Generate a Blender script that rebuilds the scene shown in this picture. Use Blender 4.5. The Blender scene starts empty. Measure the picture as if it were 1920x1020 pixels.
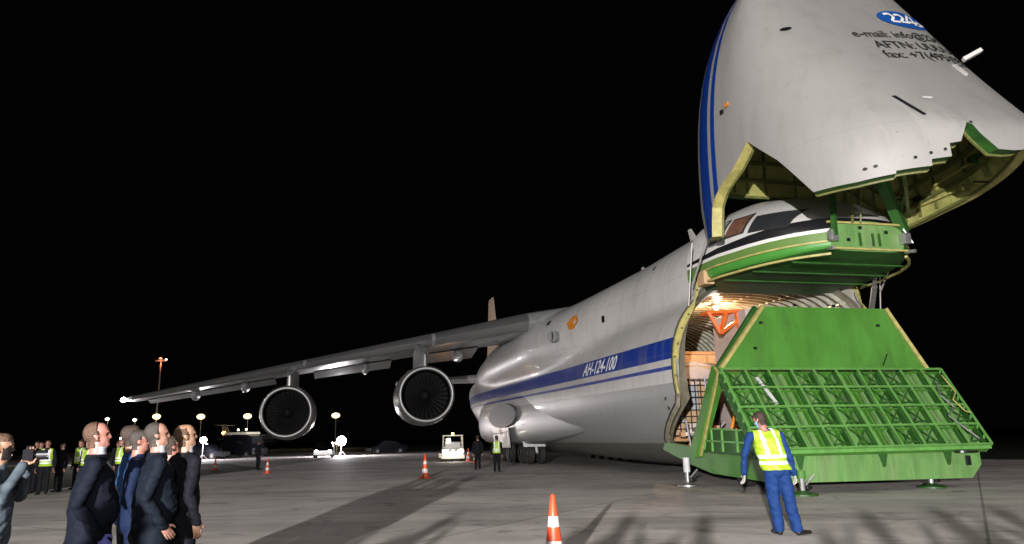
import bpy, bmesh, math, random
import numpy as np
from mathutils import Vector, Matrix, noise as mnoise
random.seed(7)
SC = bpy.context.scene
R = math.radians
# ------------------------------------------------------------------ camera, world, lights
cam_d = bpy.data.cameras.new('camera'); cam = bpy.data.objects.new('camera', cam_d)
SC.collection.objects.link(cam); SC.camera = cam
cam_d.sensor_width = 36; cam_d.lens = 24.94; cam_d.clip_end = 5000; cam_d.clip_start = 0.05
T_, R_ = R(13.08), math.atan(.02)
fw = Vector((0, math.cos(T_), math.sin(T_))); r0 = Vector((1, 0, 0)); u0 = Vector((0, -math.sin(T_), math.cos(T_)))
rt = r0*math.cos(R_) - u0*math.sin(R_); up = u0*math.cos(R_) + r0*math.sin(R_)
cam.matrix_world = Matrix(((rt.x, up.x, -fw.x, 0), (rt.y, up.y, -fw.y, 0), (rt.z, up.z, -fw.z, 1.57), (0, 0, 0, 1)))
W = bpy.data.worlds.new('World'); SC.world = W; W.use_nodes = True
W.node_tree.nodes['Background'].inputs[0].default_value = (.55, .5, .6, 1)
W.node_tree.nodes['Background'].inputs[1].default_value = 0.0015
SC.view_settings.view_transform = 'Standard'; SC.view_settings.look = 'None'
SC.view_settings.exposure = 0; SC.view_settings.gamma = 1
SC.cycles.max_bounces = 6; SC.cycles.diffuse_bounces = 3; SC.cycles.sample_clamp_indirect = 4

def lamp(name, loc, power, col, radius, target=None, cone=None, blend=.3, parent=None):
    d = bpy.data.lights.new(name, 'SPOT' if target else 'POINT')
    d.energy = power; d.color = col; d.shadow_soft_size = radius
    o = bpy.data.objects.new(name, d); SC.collection.objects.link(o); o.location = loc
    if target:
        d.spot_size = R(cone); d.spot_blend = blend
        o.rotation_euler = (Vector(target)-Vector(loc)).to_track_quat('-Z', 'Y').to_euler()
    if parent: o.parent = parent
    return o
KEY = (-4.7, -15.3, 3.4); FILL = (-20, -2, 26)
KEY2 = (6.5, -21, 4.2)
lamp("key_light", KEY, 100000, (1, .955, .925), .13, (5, 22, 3.2), 110)
lamp("key_light", KEY2, 14000, (1, .955, .925), .3, (4, 22, 3.2), 110)  # added low light that softens the men's shadow band
FILL2 = (24, -6, 24)
lamp("fill_light", FILL, 5600, (1, .94, .9), 2.0, (3, 24, 0), 120)
lamp("fill_light", FILL2, 9500, (1, .94, .89), 2.0, (6, 24, 0), 120)  # added fill from the right, lifts the ground beside the ramp

# ------------------------------------------------------------------ materials
MT = {}
def mat(name, col, rough=.6, metal=0., var=.12, scale=3., emis=None, es=0., bump=0., bscale=30., spec=.5, coat=0., stretch=None):
    m = bpy.data.materials.new(name); m.use_nodes = True; nt = m.node_tree; N = nt.nodes; Lk = nt.links
    p = N['Principled BSDF']
    p.inputs['Roughness'].default_value = rough; p.inputs['Metallic'].default_value = metal
    p.inputs['Specular IOR Level'].default_value = spec
    if coat: p.inputs['Coat Weight'].default_value = coat; p.inputs['Coat Roughness'].default_value = .08
    tc = N.new('ShaderNodeTexCoord'); src = tc.outputs['Object']
    if stretch:
        mp = N.new('ShaderNodeMapping'); mp.inputs['Scale'].default_value = stretch
        Lk.new(src, mp.inputs['Vector']); src = mp.outputs['Vector']
    if var > 0:
        nz = N.new('ShaderNodeTexNoise'); nz.inputs['Scale'].default_value = scale; nz.inputs['Detail'].default_value = 8
        nz.inputs['Roughness'].default_value = .65
        Lk.new(src, nz.inputs['Vector'])
        rp = N.new('ShaderNodeValToRGB')
        rp.color_ramp.elements[0].position = .3; rp.color_ramp.elements[1].position = .7
        rp.color_ramp.elements[0].color = (*[c*(1-var) for c in col], 1)
        rp.color_ramp.elements[1].color = (*[min(1, c*(1+var)) for c in col], 1)
        Lk.new(nz.outputs['Fac'], rp.inputs['Fac']); Lk.new(rp.outputs['Color'], p.inputs['Base Color'])
    else:
        p.inputs['Base Color'].default_value = (*col, 1)
    if bump:
        nb = N.new('ShaderNodeTexNoise'); nb.inputs['Scale'].default_value = bscale; nb.inputs['Detail'].default_value = 4
        Lk.new(src, nb.inputs['Vector'])
        b = N.new('ShaderNodeBump'); b.inputs['Strength'].default_value = bump; b.inputs['Distance'].default_value = .02
        Lk.new(nb.outputs['Fac'], b.inputs['Height']); Lk.new(b.outputs['Normal'], p.inputs['Normal'])
    if emis:
        p.inputs['Emission Color'].default_value = (*emis, 1); p.inputs['Emission Strength'].default_value = es
    MT[name] = m
    return m
mat('paint_white', (.4, .39, .38), .42, var=.05, scale=.8, coat=.1, bump=.02, bscale=2.)
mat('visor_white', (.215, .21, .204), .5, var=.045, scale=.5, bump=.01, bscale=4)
mat('wing_grey', (.24, .25, .255), .32, var=.14, scale=1.2, bump=.03, bscale=3, stretch=(.3, 2, 1))
mat('slat_metal', (.4, .4, .41), .3, metal=.8, var=.1)
mat('lip_metal', (.3, .3, .3), .5, metal=.7, var=.06)
mat('cowl', (.13, .13, .135), .35, metal=.25, var=.15, scale=2)
mat('fin_warm_lit', (.5, .38, .28), .5, var=.1)  # warm light falling on the fin is put into this colour
mat('panel_grey', (.08, .08, .085), .6, var=.1)
mat('duct_dark', (.006, .006, .007), .55, var=.2, spec=.05)
mat('fan_dark', (.006, .006, .0065), .6, metal=0, var=.2, spec=.05)
mat('blue', (.004, .03, .2), .35, var=.08, coat=.2)
mat('deep_blue', (.006, .07, .3), .4, var=.06)
mat('black_paint', (.008, .008, .01), .3, var=.1)
mat('black_letters', (.012, .012, .014), .5, var=.3, scale=20)
mat('white_letters', (.78, .78, .78), .4, var=.05)
mat('green', (.05, .165, .021), .45, var=.22, scale=1.6, bump=.06, bscale=5, stretch=(1, 1, .35))
mat('green_pale', (.1, .215, .062), .5, var=.25, scale=2.4, bump=.05, bscale=6, stretch=(2.2, 2.2, .4))
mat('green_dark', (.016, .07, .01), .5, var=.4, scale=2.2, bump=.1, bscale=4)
mat('green_frame', (.095, .25, .055), .45, var=.2, scale=5)
mat('primer', (.27, .27, .085), .5, var=.3, scale=2.2, bump=.1, bscale=8)
mat('primer_dark', (.1, .105, .03), .55, var=.35, scale=3)
mat('primer_edge', (.3, .27, .09), .5, var=.3, scale=5)
mat('rubber', (.012, .012, .012), .8, var=.2)
mat('steel', (.4, .4, .4), .35, metal=.8, var=.2, scale=8)
mat('grey_paint', (.45, .45, .46), .45, var=.15, scale=5)
mat('glass_dark', (.02, .022, .025), .08, var=0)
mat('cabin_grey', (.2, .19, .17), .4, var=.6, scale=7)
mat('cabin_warm', (.12, .055, .035), .5, var=.5, scale=9)
mat('orange', (.65, .13, .02), .5, var=.2, scale=6)
mat('cone_orange', (.55, .06, .015), .45, var=.1, scale=12)
mat('cone_white', (.55, .53, .51), .4, var=.06)
mat('wood', (.36, .2, .09), .6, var=.3, scale=5, stretch=(1, 1, 6))
mat('cardboard', (.4, .26, .14), .7, var=.2, scale=3)
mat('tarp', (.42, .36, .34), .6, var=.14, scale=1.5, bump=.5, bscale=2)
mat('plastic_wrap', (.5, .45, .4), .3, var=.4, scale=4, bump=.6, bscale=5)
mat('net_black', (.015, .013, .012), .8, var=0)
mat('bay_wall', (.22, .2, .15), .45, var=.3, scale=3)
mat('bay_rib', (.4, .4, .34), .4, metal=.3, var=.3, scale=4)
mat('bay_floor', (.12, .1, .08), .6, var=.3)
mat('patch', (.5, .17, .015), .6, var=.4, scale=6)
mat('warm_bulb', (1, .8, .5), .4, var=0, emis=(1, .55, .22), es=45)
mat('lamp_white', (1, 1, 1), .4, var=0, emis=(1, .93, .97), es=60)
mat('lamp_yellow', (1, 1, .7), .4, var=0, emis=(1, .78, .36), es=2.6)
mat('lamp_red', (1, .3, .2), .4, var=0, emis=(1, .25, .12), es=4)
mat('lamp_amber', (1, .5, .2), .4, var=0, emis=(1, .36, .08), es=14)
mat('lamp_soft', (1, .9, .8), .4, var=0, emis=(1, .85, .62), es=10)
mat('vest_yellow', (.25, .4, .012), .55, var=.12, scale=10, bump=.2, bscale=25)
mat('reflective', (.62, .64, .6), .4, var=.05)
mat('overall_blue', (.008, .028, .11), .75, var=.25, scale=9, bump=.7, bscale=11, spec=.12)
mat('suit_blue', (.0035, .0085, .028), .75, var=.2, spec=.12)
mat('jacket_blue', (.02, .06, .16), .7, var=.2, bump=.5, bscale=12, spec=.12)
mat('navy_coat', (.003, .0043, .0095), .8, var=.25, scale=8, bump=.7, bscale=9, spec=.12)
mat('navy_suit', (.0034, .0058, .011), .78, var=.2, scale=8, bump=.6, bscale=10, spec=.12)
mat('plum_suit', (.004, .004, .007), .78, var=.2, scale=8, bump=.6, bscale=10, spec=.12)
mat('black_cloth', (.006, .006, .008), .85, var=.2, bump=.5, bscale=12, spec=.12)
mat('pale_shirt', (.05, .065, .08), .75, var=.2, scale=7, bump=.5, bscale=9, spec=.12)
mat('shirt_white', (.3, .31, .35), .7, var=.05, bump=.3)
mat('tie_dark', (.02, .03, .07), .6, var=.3, scale=30)
mat('skin', (.23, .12, .088), .5, var=.12, scale=14)
mat('skin_warm', (.22, .125, .078), .5, var=.12, scale=14)
mat('skin_ruddy', (.25, .108, .084), .5, var=.15, scale=12)
mat('eye_dark', (.01, .008, .008), .3, var=0)
mat('lip', (.3, .1, .08), .5, var=0)
mat('hair_brown', (.025, .013, .008), .7, var=.5, scale=40, bump=.6, bscale=90)
mat('hair_grey', (.028, .022, .018), .7, var=.5, scale=40, bump=.6, bscale=90)
mat('hair_sandy', (.055, .026, .013), .7, var=.5, scale=40, bump=.6, bscale=90)
mat('mask_blue', (.16, .42, .58), .7, var=.1)
mat('glove_grey', (.3, .28, .26), .7, var=.2)
mat('glove_violet', (.16, .17, .62), .45, var=.1)
mat('lanyard', (.05, .3, .5), .5, var=.1)
mat('shoe_black', (.008, .008, .008), .35, var=.1)
mat('van_white', (.55, .52, .42), .4, var=.1, scale=4)
mat('car_dark', (.006, .006, .009), .25, var=.1, coat=.5)
mat('red_paint', (.12, .015, .012), .4, var=.2)
mat('pole_steel', (.3, .28, .27), .5, metal=.4, var=.15)

def stripe_paint():      # white upper body, blue bands, grey belly: paint that belongs to the skin, by height
    m = mat('fuselage_paint', (.46, .452, .445), .42, var=.05, scale=.9, coat=.12, bump=.03, bscale=1.6)
    nt = m.node_tree; N = nt.nodes; Lk = nt.links; p = N['Principled BSDF']
    base = p.inputs['Base Color'].links[0].from_socket
    tc = N.new('ShaderNodeTexCoord'); sx = N.new('ShaderNodeSeparateXYZ'); Lk.new(tc.outputs['Object'], sx.inputs[0])
    def math_(op, a, b=None):
        n = N.new('ShaderNodeMath'); n.operation = op
        for i, q in enumerate((a, b)):
            if q is None: continue
            if isinstance(q, (int, float)): n.inputs[i].default_value = q
            else: Lk.new(q, n.inputs[i])
        return n.outputs[0]
    zz = math_('SUBTRACT', sx.outputs['Z'], math_('MULTIPLY', sx.outputs['Y'], .0105))
    def band(lo, hi): return math_('MULTIPLY', math_('GREATER_THAN', zz, lo), math_('LESS_THAN', zz, hi))
    def mix(fac, a, b):
        n = N.new('ShaderNodeMix'); n.data_type = 'RGBA'; Lk.new(fac, n.inputs[0])
        Lk.new(a, n.inputs[6])
        if isinstance(b, tuple): n.inputs[7].default_value = b
        else: Lk.new(b, n.inputs[7])
        return n.outputs[2]
    # vertical streak dirt + panel lines
    w = N.new('ShaderNodeTexNoise'); w.inputs['Scale'].default_value = 1.3; w.inputs['Detail'].default_value = 7
    mp = N.new('ShaderNodeMapping'); mp.inputs['Scale'].default_value = (1, 2.2, .5); Lk.new(tc.outputs['Object'], mp.inputs[0]); Lk.new(mp.outputs[0], w.inputs['Vector'])
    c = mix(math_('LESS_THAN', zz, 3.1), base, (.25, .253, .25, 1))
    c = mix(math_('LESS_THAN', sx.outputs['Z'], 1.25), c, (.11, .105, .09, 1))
    c = mix(band(3.84, 4.5), c, (.005, .03, .24, 1)); c = mix(band(3.5, 3.62), c, (.005, .03, .24, 1))
    pl = math_('LESS_THAN', math_('FRACT', math_('MULTIPLY', sx.outputs['Y'], .42)), .012)
    pz = math_('LESS_THAN', math_('FRACT', math_('MULTIPLY', zz, .75)), .014)
    lines = math_('MULTIPLY', math_('MAXIMUM', pl, pz), .35)
    c = mix(lines, c, (.12, .12, .12, 1))
    d = math_('MULTIPLY', math_('SUBTRACT', w.outputs['Fac'], .45), .9)
    d = math_('MAXIMUM', d, 0.0)
    c = mix(d, c, (.2, .18, .16, 1))
    Lk.new(c, p.inputs['Base Color'])
stripe_paint()

def weather(name, kx, ky, kz, dirt=(.2, .18, .16, 1), amt=.8, line=.35):
    m = MT[name]; nt = m.node_tree; N = nt.nodes; Lk = nt.links; p = N['Principled BSDF']; c = p.inputs['Base Color'].links[0].from_socket
    tc = N.new('ShaderNodeTexCoord'); sx = N.new('ShaderNodeSeparateXYZ'); Lk.new(tc.outputs['Object'], sx.inputs[0])
    def M_(op, a, b):
        n = N.new('ShaderNodeMath'); n.operation = op
        for i, q in enumerate((a, b)):
            if isinstance(q, (int, float)): n.inputs[i].default_value = q
            else: Lk.new(q, n.inputs[i])
        return n.outputs[0]
    def mix(f, a, b):
        n = N.new('ShaderNodeMix'); n.data_type = 'RGBA'; Lk.new(f, n.inputs[0]); Lk.new(a, n.inputs[6]); n.inputs[7].default_value = b; return n.outputs[2]
    ls = None
    for ax, k in (('X', kx), ('Y', ky), ('Z', kz)):
        if not k: continue
        l = M_('LESS_THAN', M_('FRACT', M_('MULTIPLY', sx.outputs[ax], k), 0), .016*k); ls = l if ls is None else M_('MAXIMUM', ls, l)
    if ls is not None: c = mix(M_('MULTIPLY', ls, line), c, (.06, .06, .06, 1))
    mp = N.new('ShaderNodeMapping'); mp.inputs['Scale'].default_value = (2, 2, .45); Lk.new(tc.outputs['Object'], mp.inputs[0])
    w = N.new('ShaderNodeTexNoise'); w.inputs['Scale'].default_value = 1.1; w.inputs['Detail'].default_value = 9; w.inputs['Roughness'].default_value = .7; Lk.new(mp.outputs[0], w.inputs['Vector'])
    c = mix(M_('MULTIPLY', M_('MAXIMUM', M_('SUBTRACT', w.outputs['Fac'], .5), 0.0), amt), c, dirt)
    sp = N.new('ShaderNodeTexNoise'); sp.inputs['Scale'].default_value = 9; sp.inputs['Detail'].default_value = 4; Lk.new(tc.outputs['Object'], sp.inputs['Vector'])
    c = mix(M_('MULTIPLY', M_('GREATER_THAN', sp.outputs['Fac'], .7), .5), c, dirt)
    Lk.new(c, p.inputs['Base Color'])
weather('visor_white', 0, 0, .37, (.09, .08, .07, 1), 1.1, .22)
weather('wing_grey', .45, .5, 0, (.06, .06, .055, 1), 1.4, .5)
weather('cowl', 0, .7, 0, (.03, .03, .03, 1), 1.4, .6)
weather('green_frame', 0, 0, 0, (.03, .05, .02, 1), 1.4, 0)
weather('green', 0, 0, 0.2, (.03, .05, .02, 1), 1.6, 0)
weather('green_pale', .55, 0, 0, (.2, .22, .12, 1), 2.2, .5)
weather('primer', .8, .8, .9, (.07, .06, .03, 1), 1.5, .5)
def concrete():
    m = mat('concrete', (.23, .215, .205), .75, var=0, spec=.3); nt = m.node_tree; N = nt.nodes; Lk = nt.links; p = N['Principled BSDF']
    tc = N.new('ShaderNodeTexCoord')
    rot = N.new('ShaderNodeMapping'); rot.inputs['Rotation'].default_value = (0, 0, R(32)); Lk.new(tc.outputs['Object'], rot.inputs[0])
    br = N.new('ShaderNodeTexBrick'); br.offset = 0; br.inputs['Scale'].default_value = 1; br.inputs['Brick Width'].default_value = 7.5; br.inputs['Row Height'].default_value = 7.5
    br.inputs['Mortar Size'].default_value = .03; br.inputs['Mortar Smooth'].default_value = .3
    br.inputs['Color1'].default_value = (.53, .495, .47, 1); br.inputs['Color2'].default_value = (.45, .42, .4, 1); br.inputs['Mortar'].default_value = (.26, .245, .23, 1)
    Lk.new(rot.outputs[0], br.inputs['Vector'])
    n1 = N.new('ShaderNodeTexNoise'); n1.inputs['Scale'].default_value = .35; n1.inputs['Detail'].default_value = 9; n1.inputs['Roughness'].default_value = .6
    Lk.new(tc.outputs['Object'], n1.inputs['Vector'])
    st = N.new('ShaderNodeMapping'); st.inputs['Scale'].default_value = (.07, 1.1, 1); st.inputs['Rotation'].default_value = (0, 0, R(-8)); Lk.new(tc.outputs['Object'], st.inputs[0])
    n2 = N.new('ShaderNodeTexNoise'); n2.inputs['Scale'].default_value = 1.2; n2.inputs['Detail'].default_value = 6; Lk.new(st.outputs[0], n2.inputs['Vector'])
    n3 = N.new('ShaderNodeTexNoise'); n3.inputs['Scale'].default_value = 60; n3.inputs['Detail'].default_value = 3; Lk.new(tc.outputs['Object'], n3.inputs['Vector'])
    def ramp(s, a, b, ca, cb):
        r = N.new('ShaderNodeValToRGB'); r.color_ramp.elements[0].position = a; r.color_ramp.elements[1].position = b
        r.color_ramp.elements[0].color = (ca, ca, ca, 1); r.color_ramp.elements[1].color = (cb, cb, cb, 1); Lk.new(s, r.inputs[0]); return r.outputs[0]
    def mul(a, b):
        n = N.new('ShaderNodeMix'); n.data_type = 'RGBA'; n.blend_type = 'MULTIPLY'; n.inputs[0].default_value = 1; Lk.new(a, n.inputs[6]); Lk.new(b, n.inputs[7]); return n.outputs[2]
    c = mul(br.outputs['Color'], ramp(n1.outputs[0], .3, .7, .7, 1.18))
    c = mul(c, ramp(n2.outputs[0], .35, .65, .86, 1.06)); c = mul(c, ramp(n3.outputs[0], .3, .7, .9, 1.08))
    n4 = N.new('ShaderNodeTexNoise'); n4.inputs['Scale'].default_value = .9; n4.inputs['Detail'].default_value = 5; n4.inputs['Distortion'].default_value = 1.5; Lk.new(tc.outputs['Object'], n4.inputs['Vector'])
    c = mul(c, ramp(n4.outputs[0], .58, .68, 1.0, .66))
    wv = N.new('ShaderNodeTexWave'); wv.wave_type = 'RINGS'; wv.inputs['Scale'].default_value = .035; wv.inputs['Distortion'].default_value = 2.5; wv.inputs['Detail'].default_value = 3; wv.inputs['Detail Scale'].default_value = .5; Lk.new(tc.outputs['Object'], wv.inputs['Vector'])
    c = mul(c, ramp(wv.outputs[0], .93, .99, 1.0, .8))
    Lk.new(c, p.inputs['Base Color'])
    b = N.new('ShaderNodeBump'); b.inputs['Strength'].default_value = .9; b.inputs['Distance'].default_value = .012; Lk.new(n3.outputs[0], b.inputs['Height']); Lk.new(b.outputs[0], p.inputs['Normal'])
concrete()
mat('asphalt', (.06, .056, .054), .8, var=.25, scale=.4, spec=.25)
mat('grass_ground', (.03, .034, .018), .95, var=.4, scale=.3, spec=.1)
mat('grass_strip', (.05, .055, .022), .95, var=.4, scale=.6, spec=.1)
mat('line_paint', (.5, .42, .22), .7, var=.2, scale=3)

# ------------------------------------------------------------------ mesh helpers
class MB:
    def __init__(s): s.v = []; s.f = []; s.m = []; s.mats = []
    def mi(s, m):
        if m not in s.mats: s.mats.append(m)
        return s.mats.index(m)
    def add(s, vs, fs, m):
        k = len(s.v); i = s.mi(m); s.v += [tuple(v) for v in vs]
        for f in fs: s.f.append([k+q for q in f]); s.m.append(i)
    def box(s, c, d, m, rot=None, b=0):
        c = Vector(c); M = rot or Matrix.Identity(3)
        h = [x/2 for x in d]
        if b > 0:                      # chamfered box
            bm = bmesh.new(); bmesh.ops.create_cube(bm, size=1)
            for v in bm.verts: v.co = Vector((v.co.x*d[0], v.co.y*d[1], v.co.z*d[2]))
            bmesh.ops.bevel(bm, geom=bm.edges[:], offset=b, segments=2, affect='EDGES', profile=.6)
            bm.verts.index_update()
            s.add([c+M@v.co for v in bm.verts], [[v.index for v in f.verts] for f in bm.faces], m); bm.free(); return
        vs = [c+M@Vector((x*h[0], y*h[1], z*h[2])) for x in (-1, 1) for y in (-1, 1) for z in (-1, 1)]
        s.add(vs, [(0, 1, 3, 2), (4, 6, 7, 5), (0, 4, 5, 1), (2, 3, 7, 6), (0, 2, 6, 4), (1, 5, 7, 3)], m)
    def tube(s, a, b, r, m, r2=None, n=10, cap=True):
        a = Vector(a); b = Vector(b); d = (b-a); r2 = r if r2 is None else r2
        if d.length < 1e-6: return
        q = d.to_track_quat('Z', 'Y'); vs = []
        for i in range(n):
            t = 2*math.pi*i/n; e = q@Vector((math.cos(t), math.sin(t), 0)); vs += [a+e*r, b+e*r2]
        fs = [(2*i, 2*((i+1) % n), 2*((i+1) % n)+1, 2*i+1) for i in range(n)]
        if cap: fs += [[2*i for i in range(n)][::-1], [2*i+1 for i in range(n)]]
        s.add(vs, fs, m)
    def bar(s, a, b, w, h, m, upv=(0, 0, 1)):
        a = Vector(a); b = Vector(b); d = (b-a).normalized(); x = d.cross(Vector(upv))
        if x.length < 1e-4: x = Vector((1, 0, 0))
        x.normalize(); y = x.cross(d)
        vs = [p+x*sx*w/2+y*sy*h/2 for p in (a, b) for sx, sy in ((-1, -1), (1, -1), (1, 1), (-1, 1))]
        s.add(vs, [(0, 1, 2, 3), (7, 6, 5, 4), (0, 4, 5, 1), (1, 5, 6, 2), (2, 6, 7, 3), (3, 7, 4, 0)], m)
    def lathe(s, prof, m, M=None, n=24, close=False):
        M = M or Matrix.Identity(4); vs = []
        for r, z in prof:
            for i in range(n):
                t = 2*math.pi*i/n; vs.append(M@Vector((r*math.cos(t), r*math.sin(t), z)))
        fs = []
        for j in range(len(prof)-1):
            for i in range(n):
                k = (i+1) % n; fs.append((j*n+i, j*n+k, (j+1)*n+k, (j+1)*n+i))
        s.add(vs, fs, m)
    def sphere(s, c, r, m, n=12, k=8, sc=(1, 1, 1)):
        c = Vector(c); vs = []; fs = []
        for j in range(k+1):
            ph = math.pi*j/k
            for i in range(n):
                t = 2*math.pi*i/n
                vs.append(c+Vector((r*sc[0]*math.sin(ph)*math.cos(t), r*sc[1]*math.sin(ph)*math.sin(t), r*sc[2]*math.cos(ph))))
        for j in range(k):
            for i in range(n): q = (i+1) % n; fs.append((j*n+i, (j+1)*n+i, (j+1)*n+q, j*n+q))
        s.add(vs, fs, m)
    def loft(s, rings, m, closed=True, caps=False):
        n = len(rings[0]); vs = [p for r in rings for p in r]; fs = []
        for j in range(len(rings)-1):
            for i in range(n if closed else n-1):
                k = (i+1) % n; fs.append((j*n+i, j*n+k, (j+1)*n+k, (j+1)*n+i))
        if caps: fs += [list(range(n))[::-1], [(len(rings)-1)*n+i for i in range(n)]]
        s.add(vs, fs, m)
    def prism(s, pts, ext, m):         # planar polygon extruded by vector
        ext = Vector(ext); n = len(pts); vs = [Vector(p) for p in pts]+[Vector(p)+ext for p in pts]
        s.add(vs, [list(range(n))[::-1], list(range(n, 2*n))]+[(i, (i+1) % n, n+(i+1) % n, n+i) for i in range(n)], m)
    def build(s, name, parent=None, smooth=False, angle=None):
        me = bpy.data.meshes.new(name); me.from_pydata(s.v, [], s.f)
        for m in s.mats: me.materials.append(MT[m])
        me.polygons.foreach_set('material_index', s.m)
        bm = bmesh.new(); bm.from_mesh(me); bmesh.ops.remove_doubles(bm, verts=bm.verts, dist=1e-5)
        bmesh.ops.recalc_face_normals(bm, faces=bm.faces); bm.to_mesh(me); bm.free()
        if smooth or angle:
            me.polygons.foreach_set('use_smooth', [True]*len(me.polygons))
            if angle or smooth: me.set_sharp_from_angle(angle=R(angle or 40))
        me.update()
        o = bpy.data.objects.new(name, me); SC.collection.objects.link(o)
        if parent: o.parent = parent
        return o
def build_split(mb, name, parent=None, smooth=False):
    par = list(range(len(mb.v)))
    def f_(i):
        while par[i] != i: par[i] = par[par[i]]; i = par[i]
        return i
    for f in mb.f:
        for q in f[1:]: par[f_(q)] = f_(f[0])
    grp = {}
    for f, mi in zip(mb.f, mb.m): grp.setdefault(f_(f[0]), []).append((f, mi))
    for fs in grp.values():
        n = MB(); mp = {}
        for f, mi in fs:
            for q in f:
                if q not in mp: mp[q] = len(n.v); n.v.append(mb.v[q])
            n.f.append([mp[q] for q in f]); n.m.append(n.mi(mb.mats[mi]))
        n.build(name, parent, smooth)
def tag(o, label=None, cat=None, group=None, kind=None):
    if label: o['label'] = label
    if cat: o['category'] = cat
    if group: o['group'] = group
    if kind: o['kind'] = kind
    return o
def thing(name, label, cat, loc=(0, 0, 0), rz=0, group=None):
    o = bpy.data.objects.new(name, None); SC.collection.objects.link(o); o.location = loc; o.rotation_euler = (0, 0, rz)
    o.empty_display_size = .2
    return tag(o, label, cat, group)
def copy_tree(o, parent=None):
    c = o.copy(); SC.collection.objects.link(c); c.parent = parent
    for ch in list(o.children):
        copy_tree(ch, c)
    return c
def interp(x, xs, ys): return float(np.interp(x, xs, ys))

# ------------------------------------------------------------------ setting
m = MB(); m.add([(-2500, -300, 0), (2500, -300, 0), (2500, 3000, 0), (-2500, 3000, 0)], [(0, 1, 2, 3)], 'grass_ground')
tag(m.build('ground'), kind='structure')
m = MB(); m.add([(-60, -90, .004), (120, -90, .004), (120, -6, .004), (45, 20, .004), (24, 36.5, .004), (12, 60, .004), (-8, 96, .004), (-60, 96, .004), (-60, 62, .004), (-22, 56, .004), (-15, 44, .004), (-15.5, 36, .004), (-17.5, 28, .004), (-15.3, 21.5, .004), (-60, 17, .004)], [tuple(range(15))], 'concrete')
tag(m.build('apron'), kind='structure')
m = MB(); m.add([(-120, 96, .004), (-8, 96, .004), (10, 150, .004), (-120, 150, .004)], [(0, 1, 2, 3)], 'asphalt'); tag(m.build('taxiway'), kind='structure')
m = MB(); m.add([(-60, 30, .006), (-20, 34, .006), (-18.5, 44, .006), (-23, 55, .006), (-60, 60, .006)], [tuple(range(5))], 'grass_strip')
tag(m.build('grass_strip'), kind='structure')
m = MB(); m.add([(-22, 44.0, .008), (-22, 44.35, .008), (-13, 53.9, .008), (-13, 53.4, .008)], [(0, 1, 2, 3)], 'line_paint')
tag(m.build('taxi_line'), kind='structure')

# ------------------------------------------------------------------ the aircraft (u = x to its left side, v = y aft, z up)
AZ = R(12.6)
AC = thing('cargo_aircraft', 'huge white four-engine cargo jet with blue stripes, its nose raised and green ramp lowered', 'aircraft', (8.7, 22.7, 0), AZ)
VK = [0, 6, 12, 16, 28, 36, 44, 50, 60]
def fus(v, th, grow=0.):
    aL = interp(v, VK, [3.9, 3.95, 4.0, 4.1, 4.15, 4.1, 3.2, 2.3, .4]); zL = interp(v, VK, [3.5, 3.5, 3.5, 3.6, 3.7, 4.1, 4.9, 5.5, 6.4])
    bL = interp(v, VK, [3.05, 3.1, 3.1, 3.1, 3.1, 2.9, 2.3, 1.7, .4])
    aU = interp(v, VK, [2.85, 3.15, 4.25, 4.85, 4.7, 3.9, 2.6, 1.6, .3]); zU = interp(v, VK, [6.3, 6.25, 6.15, 6.2, 6.3, 6.3, 6.3, 6.4, 6.6])
    bU = interp(v, VK, [2.5, 2.4, 2.25, 2.2, 2.2, 1.9, 1.5, 1.1, .3])
    zc = interp(v, VK, [5, 5, 5, 5, 5, 5.2, 5.6, 6, 6.5])
    su, sz = math.sin(th), math.cos(th)
    def hit(a, b, z0, n):               # polar ray from (0,zc) with superellipse
        lo, hi = 0., 12.
        for _ in range(26):
            t = (lo+hi)/2
            if (abs(su*t)/a)**n+(abs(zc+sz*t-z0)/b)**n < 1: lo = t
            else: hi = t
        return lo
    r1 = hit(aL+grow, bL+grow, zL, 2.3); r2 = hit(aU+grow, bU+grow, zU, 2.1)
    k = .12; r = math.log(math.exp(r1/k)+math.exp(r2/k))*k if max(r1, r2) < 40 else max(r1, r2)
    return su*r, zc+sz*r
def v_open(z): return 0 if z > 2.6 else min(3.0, (2.6-z)/1.3*3.0)
def side(v, z):                         # outer skin x on the picture's left side for a height
    lo, hi = R(-178), R(-2)
    for _ in range(30):
        t = (lo+hi)/2
        if fus(v, t)[1] < z: lo = t
        else: hi = t
    return fus(v, t)[0]
NT = 96
m = MB(); rings = []
vg = [0, .25, .6, 1, 1.5, 2, 3, 4, 5, 6, 7, 8, 9, 10, 11, 12, 13, 14, 15, 16, 18, 20, 22, 24, 26, 28, 30, 32, 34, 36, 38, 40, 42, 44, 46, 48, 50, 52, 54, 56, 58, 60]
for v in vg:
    ring = []
    for i in range(NT):
        th = 2*math.pi*i/NT; x, z = fus(v, th); v0 = v_open(z); vv = v+v0*(1-v/10) if v < 10 else v
        x, z = fus(vv, th); ring.append((x, vv, z))
    rings.append(ring)
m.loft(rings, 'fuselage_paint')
fuse = m.build('fuselage', AC, smooth=True, angle=50)
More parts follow.
